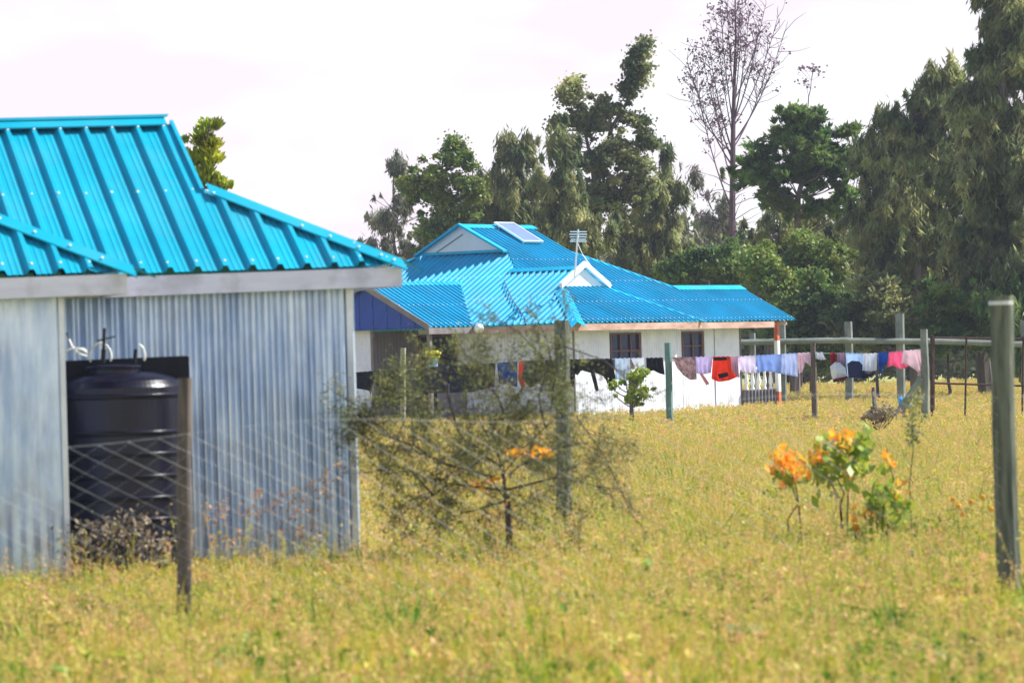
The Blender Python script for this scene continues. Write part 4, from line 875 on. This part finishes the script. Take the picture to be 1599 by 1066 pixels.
tree('spreading_tree', 'dark green broad tree with spiky outline just right of the bare tree', 132, [(1240, 560), (1245, 400), (1250, 280), (1255, 170)],
     [(1252, 175, 35, 22, 30), (1250, 215, 55, 30, 56), (1240, 260, 85, 32, 90), (1290, 255, 45, 40, 44), (1195, 270, 38, 28, 26), (1235, 310, 60, 25, 30), (1300, 310, 44, 30, 34), (1165, 290, 30, 16, 10), (1320, 240, 24, 14, 10), (1185, 240, 20, 20, 6), (1320, 200, 22, 8, 5)], 'spray', 'leaf_dark', 0.227, 205, .45, 2.6, .2, limbs=60)
tree('feathery_tree', 'dark hanging tree filling the gap below the spreading green tree', 140, [(1200, 560), (1205, 430), (1215, 340)],
     [(1215, 345, 42, 35, 44), (1190, 390, 40, 30, 30), (1260, 370, 50, 40, 50), (1310, 390, 45, 45, 50)], 'droop', 'leaf_casu', 0.273, 203, .48, 2.4, .14, limbs=40)
tree('feathery_tree', 'tall grey green weeping tree left of the giant tree at the right edge', 128, [(1430, 590), (1432, 400), (1425, 250), (1420, 160)],
     [(1478, 118, 30, 26, 24), (1455, 140, 34, 24, 24), (1358, 222, 26, 18, 14), (1440, 160, 36, 24, 34), (1400, 195, 40, 28, 44), (1440, 230, 50, 50, 80), (1385, 260, 45, 45, 76), (1420, 320, 70, 60, 120), (1370, 350, 50, 50, 70), (1470, 390, 60, 60, 80), (1395, 420, 70, 50, 80)], 'droop', 'leaf_casu', 0.293, 244, .5, 3, .2, limbs=60)
tree('feathery_tree', 'giant weeping evergreen whose crown leaves the top right corner', 120, [(1540, 600), (1545, 350), (1560, 150), (1570, -40)],
     [(1570, 10, 48, 45, 70), (1590, 80, 60, 50, 90), (1540, 110, 34, 30, 34), (1510, 160, 30, 24, 26), (1550, 200, 60, 55, 110), (1530, 290, 60, 60, 120), (1600, 260, 50, 80, 90), (1590, 380, 60, 70, 100), (1530, 400, 50, 60, 90)], 'droop', 'leaf_casu', 0.293, 257, .5, 3, .26, limbs=70)
tree('feathery_tree', 'dark evergreen at the right edge, behind the thick fence post', 118, [(1620, 600), (1625, 400), (1630, 300)],
     [(1620, 300, 40, 80, 60), (1610, 440, 50, 60, 70), (1560, 480, 40, 40, 50)], 'droop', 'leaf_casu', 0.293, 216, .5, 3, .2, limbs=40)
def shrub(name, lab, D, px, blobs, style, leaf, size, per, prad, group='shrubs at the far edge of the field', limbs=14, thick=1.5, bark='bark', cat='shrub'):
    py = max(b[1] for b in blobs); return tree(name, lab, D, [(px, 600), (px, (py + 560) / 2), (px, py)], blobs, style, leaf, size, per, prad, thick, .06, bark, limbs, group, cat=cat)
shrub('bush', 'lime green bush just above the right end of the blue roof', 124, 1195, [(1185, 410, 28, 24, 26), (1205, 430, 26, 22, 22), (1215, 470, 32, 32, 24)], 'broad', 'leaf_lime', 0.137, 356, .42)
shrub('bush', 'bright green loose bush behind the roof corner, right of the lime bush', 125, 1265, [(1262, 385, 26, 28, 24), (1290, 405, 34, 34, 34), (1250, 430, 26, 34, 20), (1300, 460, 34, 34, 24)], 'broad', 'leaf_green', 0.137, 356, .42)
shrub('bush', 'dark round bush under the bare tree trunk', 128, 1110, [(1100, 415, 40, 26, 44), (1140, 415, 34, 30, 34), (1070, 430, 36, 22, 30)], 'broad', 'leaf_dark', 0.137, 356, .45)
shrub('bush', 'shadowy dark bush right of the orange and white porch post', 120, 1270, [(1270, 480, 50, 50, 60), (1230, 520, 40, 35, 30), (1290, 540, 50, 35, 40)], 'broad', 'leaf_dark', 0.148, 332, .5)
shrub('bush', 'olive bush with arching dry sprays behind the log rail', 118, 1370, [(1370, 470, 45, 40, 50), (1350, 520, 50, 30, 40), (1400, 500, 34, 30, 26)], 'spray', 'leaf_casu', 0.243, 370, .48)
shrub('bush', 'dusky bush behind the rusty gate', 118, 1480, [(1470, 480, 50, 45, 56), (1500, 520, 60, 30, 50), (1440, 530, 40, 25, 30)], 'spray', 'leaf_dark', 0.227, 342, .5)
shrub('bush', 'dark hanging bush at the right edge above the gate', 117, 1575, [(1570, 500, 45, 50, 60), (1600, 540, 40, 30, 30)], 'droop', 'leaf_dark', 0.273, 484, .5)
# small conifer behind the near roof
tree('young_cypress', 'yellow green feathery treetop showing behind the near teal roof', 60, [(318, 600), (318, 380), (315, 260), (330, 195)],
     [(322, 195, 16, 14, 8), (316, 222, 24, 16, 20), (312, 248, 24, 14, 18), (318, 275, 22, 18, 20), (345, 290, 14, 12, 5), (320, 320, 30, 30, 20)], 'spray', 'leaf_yellow', 0.108, 324, .17, .4, .07, limbs=40, group=None)
# far woodland seen between the trees
bl = [(x, 500 + rng.uniform(-10, 10), 60, 50, 50) for x in range(540, 1720, 60)] + [(x, 445 + rng.uniform(-12, 12), 50, 40, 26) for x in range(600, 1720, 60)] + [(x, 560, 60, 30, 34) for x in range(540, 1720, 60)] + [(x, 392 + rng.uniform(-18, 18), 44, 34, 16) for x in range(640, 1720, 50)]
pf = px_puffs(bl, 172, 5, .75)
V, Fq = leafcloud(pf, 160, 'broad', .28); o = rawmesh('woodland', V, Fq, M['leaf_casu'], None, G(1100, 172)); tag(o, 'dark far woodland behind the individual trees', 'woodland', None, 'stuff')

# ------------------------------------------------------------------ near plants
def twiggy(mb, leaves, a, d, L, r, depth, gr=.0):
    a = Vector(a); n = 5; pts = [a]; dd = Vector(d).normalized()
    for j in range(n):
        dd = (dd + Vector(rng.normal(0, .16, 3).tolist()) + Vector((0, 0, gr))).normalized(); pts.append(pts[-1] + dd * L / n)
    mb.tube(pts, [r * (1 - .6 * j / n) for j in range(n + 1)], 4 if depth > 1 else 3, cap=False)
    if depth <= 1:
        for p in pts[1:]: leaves.append(tuple(p))
    if depth > 0:
        for j in range(2, n + 1):
            for _ in range(1 if depth > 2 else 2):
                nd = (dd * .7 + Vector(rng.normal(0, .75, 3).tolist())).normalized(); twiggy(mb, leaves, pts[j], nd, L * rng.uniform(.45, .75), r * .55, depth - 1, gr)
D = 28.6; fb = G(792, D); tb = empty('thorn_bush', fb, 'sprawling tangled thorn bush with thin dark twigs in the middle of the grass', 'bush')
mb = MB(); lv = []
stem = W(792, 770, D); prim = []
mb.tube([fb, W(795, 840, D), stem], [.026, .024, .020], 6)
for (tx, ty, dd) in ((775, 690, 0), (740, 640, .2), (700, 650, -.3), (640, 700, .3), (830, 720, .2), (880, 640, -.2), (820, 600, .3), (860, 560, -.2), (700, 580, 0), (760, 590, .2), (660, 610, -.2), (600, 680, .1), (920, 690, .2), (940, 760, -.1), (680, 760, .2), (730, 720, .4), (650, 790, -.3), (720, 800, .3), (580, 640, 0), (600, 740, -.2), (640, 650, .2), (760, 820, .3), (840, 780, -.3), (900, 730, .1), (730, 690, -.3), (690, 720, .2), (800, 660, .3)):
    b = W(tx, ty, D + dd)
    if len(prim) < 6: a = fb.lerp(stem, rng.uniform(.6, 1))
    else:
        pp = sorted(prim, key=lambda q: (q - b).length + .5 * (q - stem).length); a = pp[0]
    mid = a.lerp(b, .5) + Vector((rng.normal(0, .06), 0, rng.uniform(-.05, .12)))
    prim += [a.lerp(mid, .7), mid, mid.lerp(b, .5)]
    mb.tube([a, a.lerp(mid, .6), mid, b], [.010, .008, .006, .004], 4, cap=False)
    for _ in range(3):
        q = mid.lerp(b, rng.uniform(.2, 1)); twiggy(mb, lv, q, ((b - a).normalized() + Vector(rng.normal(0, .5, 3).tolist())), .30, .0032, 2, -.05)
for (x0, y0, x1, y1) in ((860, 640, 885, 480), (870, 600, 840, 500), (780, 620, 665, 545), (880, 540, 1010, 620), (850, 560, 760, 500), (900, 650, 985, 800), (640, 640, 590, 780)):
    a = W(x0, y0, D); b = W(x1, y1, D + rng.normal(0, .1)); mid = a.lerp(b, .5) + Vector((0, 0, .08)); mb.tube([a, mid, b], [.006, .004, .003], 4, cap=False)
    for t in (.2, .4, .55, .7, .85, 1): twiggy(mb, lv, a.lerp(b, t) + Vector((0, 0, .08 * math.sin(t * math.pi))), (b - a).normalized() + Vector(rng.normal(0, .6, 3).tolist()), .15, .003, 1, 0)
for k in range(70):
    q = prim[rng.integers(len(prim))] + Vector((rng.normal(0, .12), rng.normal(0, .12), rng.normal(-.05, .12)))
    q.z = max(q.z, .3); q.x = max(q.x, W(575, 700, D).x); twiggy(mb, lv, q, Vector(rng.normal(0, 1, 3).tolist()) + Vector((0, 0, -.25)), .26, .0028, 2, -.03)
mb.build('branches', [M['twig']], tb)
lv = np.array(lv); n = len(lv); rp = np.repeat(lv, 3, axis=0) + rng.normal(0, .012, (n * 3, 3))
upper = rng.random(len(rp)) < np.clip(.11 + (rp[:, 2] - .8) * .18, .09, .26); rp = rp[upper]
ax = unit(rng.normal(size=(len(rp), 3))); sd = unit(np.cross(ax, rng.normal(size=(len(rp), 3)))); Ls = rng.uniform(.014, .036, (len(rp), 1))
V, Fq = quads(rp, ax * Ls / 2, sd * Ls * .2); rawmesh('leaves', V, Fq, M['leaf_bush'], tb)
def leafset(blobs, D, size, thick=.12):
    C = []
    for (x, y, rx, ry, n_) in blobs:
        for _ in range(n_):
            p = W(x + rng.normal(0, rx * .5), y + rng.normal(0, ry * .5), D); C.append((p.x, p.y + rng.normal(0, thick), p.z))
    C = np.array(C); n_ = len(C); ax = unit(rng.normal(0, .7, (n_, 3)) + np.array([0, -.3, .5])); sd = unit(np.cross(ax, rng.normal(size=(n_, 3))))
    L = size * rng.uniform(.6, 1.3, (n_, 1)); return quads(C, ax * L / 2, sd * L * .26)
def colour_shrub(name, lab, D, base, stems, sets, cat='shrub', group=None, r=.009):
    f0 = G(base, D); o = empty(name, f0, lab, cat, group); mb = MB()
    for s_ in stems: mb.tube([G(s_[0][0], D)] + [W(x, y, D + rng.normal(0, .03)) for x, y in s_[1:]], [r * (1 - .6 * j / (len(s_) - 1)) for j in range(len(s_))], 5)
    mb.build('stem', [M['twig']], o)
    for nm, mt, blobs, size in sets:
        V, Fq = leafset(blobs, D, size); rawmesh(nm, V, Fq, M[mt], o)
    return o
colour_shrub('flowering_twig', 'spray of orange blossoms inside the thorn bush', 28.3, 790, [[(792, 860), (790, 780), (765, 745), (745, 755)], [(792, 860), (785, 740), (810, 710), (850, 700)]],
    [('blossom', 'leaf_orange', [(745, 757, 14, 12, 26), (800, 706, 18, 7, 26), (838, 703, 26, 8, 40), (856, 712, 10, 10, 14), (770, 748, 16, 8, 14)], .05)], 'plant')
colour_shrub('croton_shrub', 'leggy shrub tipped with bright orange leaves, on a bare bent stem', 30, 1225, [[(1224, 850), (1230, 810), (1247, 785), (1236, 760), (1220, 745)], [(1247, 850), (1247, 785), (1240, 740)]],
    [('orange_leaves', 'leaf_orange', [(1228, 722, 24, 26, 90), (1240, 740, 26, 16, 54)], 0.094), ('green_leaves', 'leaf_shrub', [(1235, 745, 26, 16, 60), (1215, 740, 10, 12, 15)], 0.088)])
colour_shrub('croton_shrub', 'taller shrub of mixed green, yellow and orange leaves in the right field', 30.3, 1300, [[(1308, 850), (1312, 790), (1318, 770), (1300, 730), (1310, 690)], [(1312, 850), (1312, 780), (1290, 740), (1270, 720)], [(1312, 850), (1325, 740), (1345, 690)]],
    [('green_leaves', 'leaf_shrub', [(1290, 740, 40, 32, 95), (1310, 710, 34, 26, 105), (1345, 695, 16, 26, 75), (1345, 735, 12, 8, 18)], 0.100), ('orange_leaves', 'leaf_orange', [(1318, 686, 20, 18, 54), (1275, 712, 18, 12, 30), (1322, 742, 14, 10, 24)], 0.088), ('pale_leaves', 'leaf_pale', [(1295, 699, 9, 7, 12), (1300, 775, 10, 8, 6)], 0.088)])
colour_shrub('croton_shrub', 'bushy green shrub with one orange shoot, nearest the thick fence post', 29.4, 1380, [[(1380, 860), (1382, 800), (1395, 750), (1385, 700)], [(1375, 860), (1365, 800)], [(1345, 870), (1335, 830), (1334, 795)]],
    [('green_leaves', 'leaf_shrub', [(1385, 800, 34, 34, 190), (1380, 770, 26, 20, 75), (1385, 735, 8, 8, 12), (1345, 830, 14, 12, 21)], 0.106), ('orange_leaves', 'leaf_orange', [(1352, 800, 8, 6, 12), (1403, 765, 10, 16, 21), (1388, 720, 6, 16, 12), (1336, 815, 5, 22, 18)], 0.081)])
colour_shrub('sapling', 'thin upright feathery sapling in the right field', 30.6, 1420, [[(1418, 860), (1420, 760), (1426, 700), (1424, 650), (1428, 615)]],
    [('leaves', 'leaf_bush', [(1426, 640, 12, 26, 130), (1424, 680, 11, 22, 110), (1424, 665, 14, 10, 40), (1432, 620, 8, 18, 50)], .04)], 'sapling', r=.006)
D = 82; 
shrub('bush', 'small leafy bush in front of the bungalow wall, beside the pale blue cloth', 86, 985, [(1000, 592, 16, 14, 9), (975, 606, 16, 16, 8), (990, 622, 18, 14, 8), (1008, 606, 10, 8, 5)], 'broad', 'leaf_shrub', 0.079, 142, .16, None, 18, .5)
shrub('bush', 'low grey twiggy bush in the dry grass below the laundry', 72, 1370, [(1370, 646, 30, 9, 16)], 'broad', 'straw', 0.063, 118, .16, None, 40, .4)
colour_shrub('dead_bush', 'heap of dry brown weeds in front of the black tank', 27.6, 170, [[(150, 890), (160, 850), (180, 800)], [(200, 890), (200, 840), (240, 780)], [(130, 890), (125, 840), (150, 810)], [(240, 890), (235, 830), (215, 800)]],
    [('dry_leaves', 'straw', [(170, 830, 60, 20, 160), (210, 815, 50, 18, 90), (140, 850, 40, 22, 130), (230, 850, 50, 22, 130)], .05), ('dark_leaves', 'twig', [(150, 840, 40, 26, 160), (190, 855, 50, 20, 130), (190, 815, 40, 14, 50)], .05)], 'weeds')
FL = ['yellow wild flower, third from the left of the loose cluster by the thick post', 'yellow wild flower near the middle of the cluster, upper one', 'highest yellow wild flower, second from the right in the cluster', 'orange yellow wild flower low in the cluster, below its middle', 'yellow wild flower rightmost, closest to the thick fence post', 'lowest and leftmost orange wild flower, apart from the cluster', 'topmost yellow wild flower on the left side of the cluster']
colour_shrub('seeding_weeds', 'reddish seeding weeds standing against the near iron wall, right of the tank', 28.2, 430, [[(x_, 900), (x_ + 4, 860), (x_ + 12, y_)] for x_, y_ in ((320, 800), (345, 790), (372, 800), (400, 775), (425, 790), (452, 770), (480, 760), (505, 745), (525, 730), (540, 780))],
    [('seed_heads', 'seed_red', [(325, 805, 12, 30, 16), (350, 800, 14, 30, 18), (378, 805, 14, 30, 18), (405, 790, 14, 34, 22), (430, 800, 14, 30, 22), (460, 785, 16, 34, 26), (488, 775, 14, 34, 26), (512, 755, 12, 30, 22), (530, 740, 10, 24, 16), (470, 830, 50, 24, 50), (370, 840, 50, 20, 40)], .05)], 'weeds', r=.003)
for i, (x, y) in enumerate(((1496, 790), (1516, 783), (1534, 776), (1503, 803), (1548, 795), (1466, 828), (1488, 780))):
    D = 29 + (i % 3) * .5; p = W(x, y, D); lab = FL[i]
    o = empty('yellow_flower', Vector((p.x, p.y, 0)), lab, 'flower', 'wild flowers by the thick post')
    q = MB()
    for k in range(8): a = k * .785; q.screw(p + Vector((math.cos(a) * .013, -.008, math.sin(a) * .013)), Vector((math.cos(a) * .4, -1, .3 + math.sin(a) * .4)), .010, 0)
    q.screw(p, Vector((0, -1, .3)), .009, 0); q.build('petals', [M['petal']], o)
    q = MB(); q.tube([Vector((p.x, p.y, 0)), p], .003, 4); q.build('stem', [M['leaf_shrub']], o)

# ------------------------------------------------------------------ grass
def grass_mat(name, greens, tans, scale=.35, mix=.5):
    Mg = bpy.data.materials.new(name); Mg.use_nodes = True; t = Mg.node_tree; b = t.nodes['Principled BSDF']; b.inputs['Roughness'].default_value = .6; b.inputs['Specular IOR Level'].default_value = .3
    geo = N(t, 'ShaderNodeNewGeometry'); oi = N(t, 'ShaderNodeObjectInfo')
    no = N(t, 'ShaderNodeTexNoise'); no.inputs['Scale'].default_value = scale; no.inputs['Detail'].default_value = 5; t.links.new(geo.outputs['Position'], no.inputs['Vector'])
    no2 = N(t, 'ShaderNodeTexNoise'); no2.inputs['Scale'].default_value = 9; no2.inputs['Detail'].default_value = 2; t.links.new(geo.outputs['Position'], no2.inputs['Vector'])
    ad = N(t, 'ShaderNodeMath', operation='MULTIPLY_ADD'); ad.inputs[1].default_value = .55; t.links.new(no2.outputs['Fac'], ad.inputs[0]); t.links.new(no.outputs['Fac'], ad.inputs[2])
    sb = N(t, 'ShaderNodeMath', operation='SUBTRACT'); sb.inputs[1].default_value = .275; t.links.new(ad.outputs[0], sb.inputs[0])
    r = N(t, 'ShaderNodeValToRGB'); cr_ = r.color_ramp; cols = [greens[0], greens[1], tans[0], tans[1]]; pos = [.41, .48, .53, .61]
    cr_.elements[0].position = pos[0]; cr_.elements[0].color = (*cols[0], 1); cr_.elements[1].position = pos[3]; cr_.elements[1].color = (*cols[3], 1)
    for k in (1, 2): e_ = cr_.elements.new(pos[k]); e_.color = (*cols[k], 1)
    t.links.new(sb.outputs[0], r.inputs[0])
    tr = N(t, 'ShaderNodeBsdfTranslucent'); t.links.new(r.outputs[0], tr.inputs[0]); t.links.new(r.outputs[0], b.inputs['Base Color'])
    mxx = N(t, 'ShaderNodeMixShader'); mxx.inputs[0].default_value = .35; t.links.new(b.outputs[0], mxx.inputs[1]); t.links.new(tr.outputs[0], mxx.inputs[2]); t.links.new(mxx.outputs[0], t.nodes['Material Output'].inputs[0])
    return Mg
g_near = grass_mat('grass_near', ((.09, .25, .012), (.33, .44, .02)), ((.62, .57, .06), (.76, .50, .12)), .8)
g_head = grass_mat('grass_head', ((.44, .44, .06), (.60, .50, .10)), ((.70, .50, .15), (.74, .42, .20)), 3)
g_dry = grass_mat('grass_dry', ((.28, .36, .05), (.52, .48, .10)), ((.68, .57, .19), (.76, .60, .30)), .5)
def tuft_mesh(name, nb, rad, h, w, heads, seed, lean=.35, mats=None):
    r_ = np.random.default_rng(seed); V = []; Fl = []; idx = []
    for k in range(nb):
        a = r_.uniform(0, 6.283); rr_ = rad * math.sqrt(r_.random()); x, y = rr_ * math.cos(a), rr_ * math.sin(a)
        hh = h * r_.uniform(.45, 1.15); la = r_.uniform(0, 6.283); ln = hh * r_.uniform(.05, lean * 2); fa = r_.uniform(0, 6.283); dx_, dy_ = math.cos(fa) * w / 2, math.sin(fa) * w / 2
        n0 = len(V)
        for t, ww in ((0, 1), (.5, .85), (1, .12)):
            cx, cy, cz = x + math.cos(la) * ln * t * t, y + math.sin(la) * ln * t * t, hh * (t - .18 * t * t * (ln / hh)) ; V += [(cx - dx_ * ww, cy - dy_ * ww, cz), (cx + dx_ * ww, cy + dy_ * ww, cz)]
        Fl += [(n0, n0 + 1, n0 + 3, n0 + 2), (n0 + 2, n0 + 3, n0 + 5, n0 + 4)]; idx += [0, 0]
    for k in range(heads):
        a = r_.uniform(0, 6.283); rr_ = rad * math.sqrt(r_.random()); x, y = rr_ * math.cos(a), rr_ * math.sin(a); hh = h * r_.uniform(1.0, 1.45); la = r_.uniform(0, 6.283); ln = hh * r_.uniform(.05, .4)
        tx, ty = x + math.cos(la) * ln, y + math.sin(la) * ln; n0 = len(V); V += [(x - w * .2, y, 0), (x + w * .2, y, 0), (tx + w * .15, ty, hh), (tx - w * .15, ty, hh)]; Fl.append((n0, n0 + 1, n0 + 2, n0 + 3)); idx.append(1)
        for q in range(9):
            t = r_.uniform(.8, 1.03); s = w * r_.uniform(.6, 1.3); cx = x + (tx - x) * t + r_.normal(0, w * 1.3); cy = y + (ty - y) * t + r_.normal(0, w * 1.3); cz = hh * t
            d1 = r_.normal(0, 1, 3); d1 /= np.linalg.norm(d1); d2 = np.cross(d1, r_.normal(0, 1, 3)); d2 /= np.linalg.norm(d2); n0 = len(V); c = np.array([cx, cy, cz])
            V += [tuple(c - d1 * s), tuple(c + d2 * s * .5), tuple(c + d1 * s), tuple(c - d2 * s * .5)]; Fl.append((n0, n0 + 1, n0 + 2, n0 + 3)); idx.append(1)
    me = bpy.data.meshes.new(name); me.from_pydata(V, [], Fl); me.polygons.foreach_set('material_index', np.array(idx, np.int32))
    for q in mats: me.materials.append(q)
    me.update(); return me
def scatter(name, lab, pts, protos, smin, smax, seed):
    """one object whose geometry nodes place the given tufts on its points"""
    me = bpy.data.meshes.new(name); me.vertices.add(len(pts)); me.vertices.foreach_set('co', np.asarray(pts, np.float32).ravel()); me.update()
    o = bpy.data.objects.new(name, me); COL.objects.link(o); tag(o, lab, 'grass', None, 'stuff')
    ng = bpy.data.node_groups.new(name, 'GeometryNodeTree'); ng.interface.new_socket('Geometry', in_out='INPUT', socket_type='NodeSocketGeometry'); ng.interface.new_socket('Geometry', in_out='OUTPUT', socket_type='NodeSocketGeometry')
    gi = N(ng, 'NodeGroupInput'); go = N(ng, 'NodeGroupOutput'); ip = N(ng, 'GeometryNodeInstanceOnPoints'); gg = N(ng, 'GeometryNodeGeometryToInstance')
    for pm in protos[::-1]:
        po = bpy.data.objects.new(pm.name, pm); ob = N(ng, 'GeometryNodeObjectInfo'); ob.inputs['Object'].default_value = po; ob.inputs['As Instance'].default_value = True
        ng.links.new(ob.outputs['Geometry'], gg.inputs[0])
    ng.links.new(gi.outputs[0], ip.inputs['Points']); ng.links.new(gg.outputs[0], ip.inputs['Instance']); ip.inputs['Pick Instance'].default_value = True
    rv = N(ng, 'FunctionNodeRandomValue', data_type='INT'); rv.inputs['Min'].default_value = 0; rv.inputs['Max'].default_value = len(protos) - 1; rv.inputs['Seed'].default_value = seed; ng.links.new(rv.outputs[2], ip.inputs['Instance Index'])
    rr_ = N(ng, 'FunctionNodeRandomValue', data_type='FLOAT_VECTOR'); rr_.inputs[0].default_value = (0, 0, 0); rr_.inputs[1].default_value = (0, 0, 6.283); rr_.inputs['Seed'].default_value = seed + 1; ng.links.new(rr_.outputs[0], ip.inputs['Rotation'])
    rs = N(ng, 'FunctionNodeRandomValue', data_type='FLOAT'); rs.inputs[2].default_value = smin; rs.inputs[3].default_value = smax; rs.inputs['Seed'].default_value = seed + 2; ng.links.new(rs.outputs[1], ip.inputs['Scale'])
    ng.links.new(ip.outputs[0], go.inputs[0]); md = o.modifiers.new('scatter', 'NODES'); md.node_group = ng
    return o
E1 = Vector((math.cos(A1), math.sin(A1), 0)); B1 = Vector((-math.sin(A1), math.cos(A1), 0))
def blocked(x, y):
    x = float(x); y = float(y)
    p = Vector((x, y, 0)) - P0; u = p.dot(E1); w = p.dot(B1)
    if u < .02 and w > -.05: return True
    if u < -2.35 and w > -1.04: return True
    q = Vector((x, y, 0)) - Vector((Q0.x, Q0.y, 0)); u = q.x * .6 + q.y * .8; v = q.x * .8 - q.y * .6
    return (-3.4 < u < 7.6 and -5 < v < 4.9) or (-3.4 < u < 1.4 and v < 6.1 and v > 0)
def field(y0, y1, n, margin):
    out = []
    while len(out) < n:
        y = math.sqrt(rng.uniform(y0 * y0, y1 * y1)); hw_ = y * (800 / F) + margin; x = rng.uniform(-hw_, hw_)
        if not blocked(x, y): out.append((x, y, 0.0))
    return out
ms = [g_near, g_head]; md_ = [g_dry, g_head]
def weed_mesh(name, seed, n, rad, h, size, mt):
    r_ = np.random.default_rng(seed); V = []; Fl = []
    for k in range(n):
        a = r_.uniform(0, 6.283); q = rad * math.sqrt(r_.random()); c = np.array([q * math.cos(a), q * math.sin(a), h * r_.uniform(.15, 1) * (1 - .4 * q / rad)])
        d1 = r_.normal(0, 1, 3); d1 /= np.linalg.norm(d1); d2 = np.cross(d1, r_.normal(0, 1, 3)); d2 /= np.linalg.norm(d2); s_ = size * r_.uniform(.5, 1.4); n0 = len(V)
        V += [tuple(c - d1 * s_), tuple(c + d2 * s_ * .45), tuple(c + d1 * s_), tuple(c - d2 * s_ * .45)]; Fl.append((n0, n0 + 1, n0 + 2, n0 + 3))
    me = bpy.data.meshes.new(name); me.from_pydata(V, [], Fl); me.materials.append(mt); me.update(); return me
g_weed = grass_mat('weed_leaf', ((.06, .18, .01), (.20, .34, .02)), ((.42, .42, .03), (.62, .46, .07)), 1.2)
w_near = [weed_mesh('weed_%d' % k, 400 + k, 80, .18, .26, .065, g_weed) for k in range(3)] + [weed_mesh('seedhead_weed_%d' % k, 420 + k, 46, .16, .36, .018, g_head) for k in range(2)]
t_near = [tuft_mesh('tuft_near_%d' % k, 50, .14, .16 + .04 * (k % 3), .0085, 3 + k % 3, 100 + k, mats=ms if k % 3 else md_) for k in range(6)]
t_mid = [tuft_mesh('tuft_mid_%d' % k, 50, .20, .20 + .045 * (k % 3), .011, 6, 200 + k, mats=md_ if k % 2 else ms) for k in range(5)]
t_far = [tuft_mesh('tuft_far_%d' % k, 60, .42, .20 + .04 * (k % 3), .020, 10, 300 + k, mats=md_ if k % 3 else ms) for k in range(5)]
scatter('near_grass', 'tall green and straw coloured grass filling the foreground', field(14, 36, 13000, 1.2), t_near, .7, 1.35, 1)
scatter('field_grass', 'dry seeding grass in the middle of the field', field(35.5, 66, 14000, 2), t_mid, .75, 1.25, 5)
scatter('far_grass', 'pale dry grass around the far bungalow and rail fence', field(65, 165, 18000, 5), t_far, .7, 1.2, 9)

scatter('weeds', 'low broad leaved weeds and seed heads among the foreground grass', field(14, 42, 7500, 1.2), w_near, .4, 1.35, 13)
t_tall = [tuft_mesh('tuft_tall_%d' % k, 30, .09, .34 + .05 * k, .009, 5, 500 + k, mats=ms if k % 2 else md_) for k in range(4)]
scatter('tall_grass', 'scattered taller seeding stalks standing above the foreground grass', field(14, 60, 1900, 1.5), t_tall, .6, 1.2, 21)

# ------------------------------------------------------------------ air
mb = MB(); mb.hexa([(-140, -40, -1), (140, -40, -1), (140, 260, -1), (-140, 260, -1)], [(-140, -40, 30), (140, -40, 30), (140, 260, 30), (-140, 260, 30)])
hm = bpy.data.materials.new('haze'); hm.use_nodes = True; ht = hm.node_tree; ht.nodes.clear(); ho = N(ht, 'ShaderNodeOutputMaterial'); hv = N(ht, 'ShaderNodeVolumePrincipled')
hv.inputs['Color'].default_value = (.82, .88, 1, 1); hv.inputs['Density'].default_value = 0.00030; ht.links.new(hv.outputs[0], ho.inputs['Volume'])
hz = mb.build('haze', [hm]); tag(hz, 'thin pale air over the field', None, None, 'stuff')
print('LEAVES', sum(len(o.data.polygons) for o in scene.objects if o.type == 'MESH'))
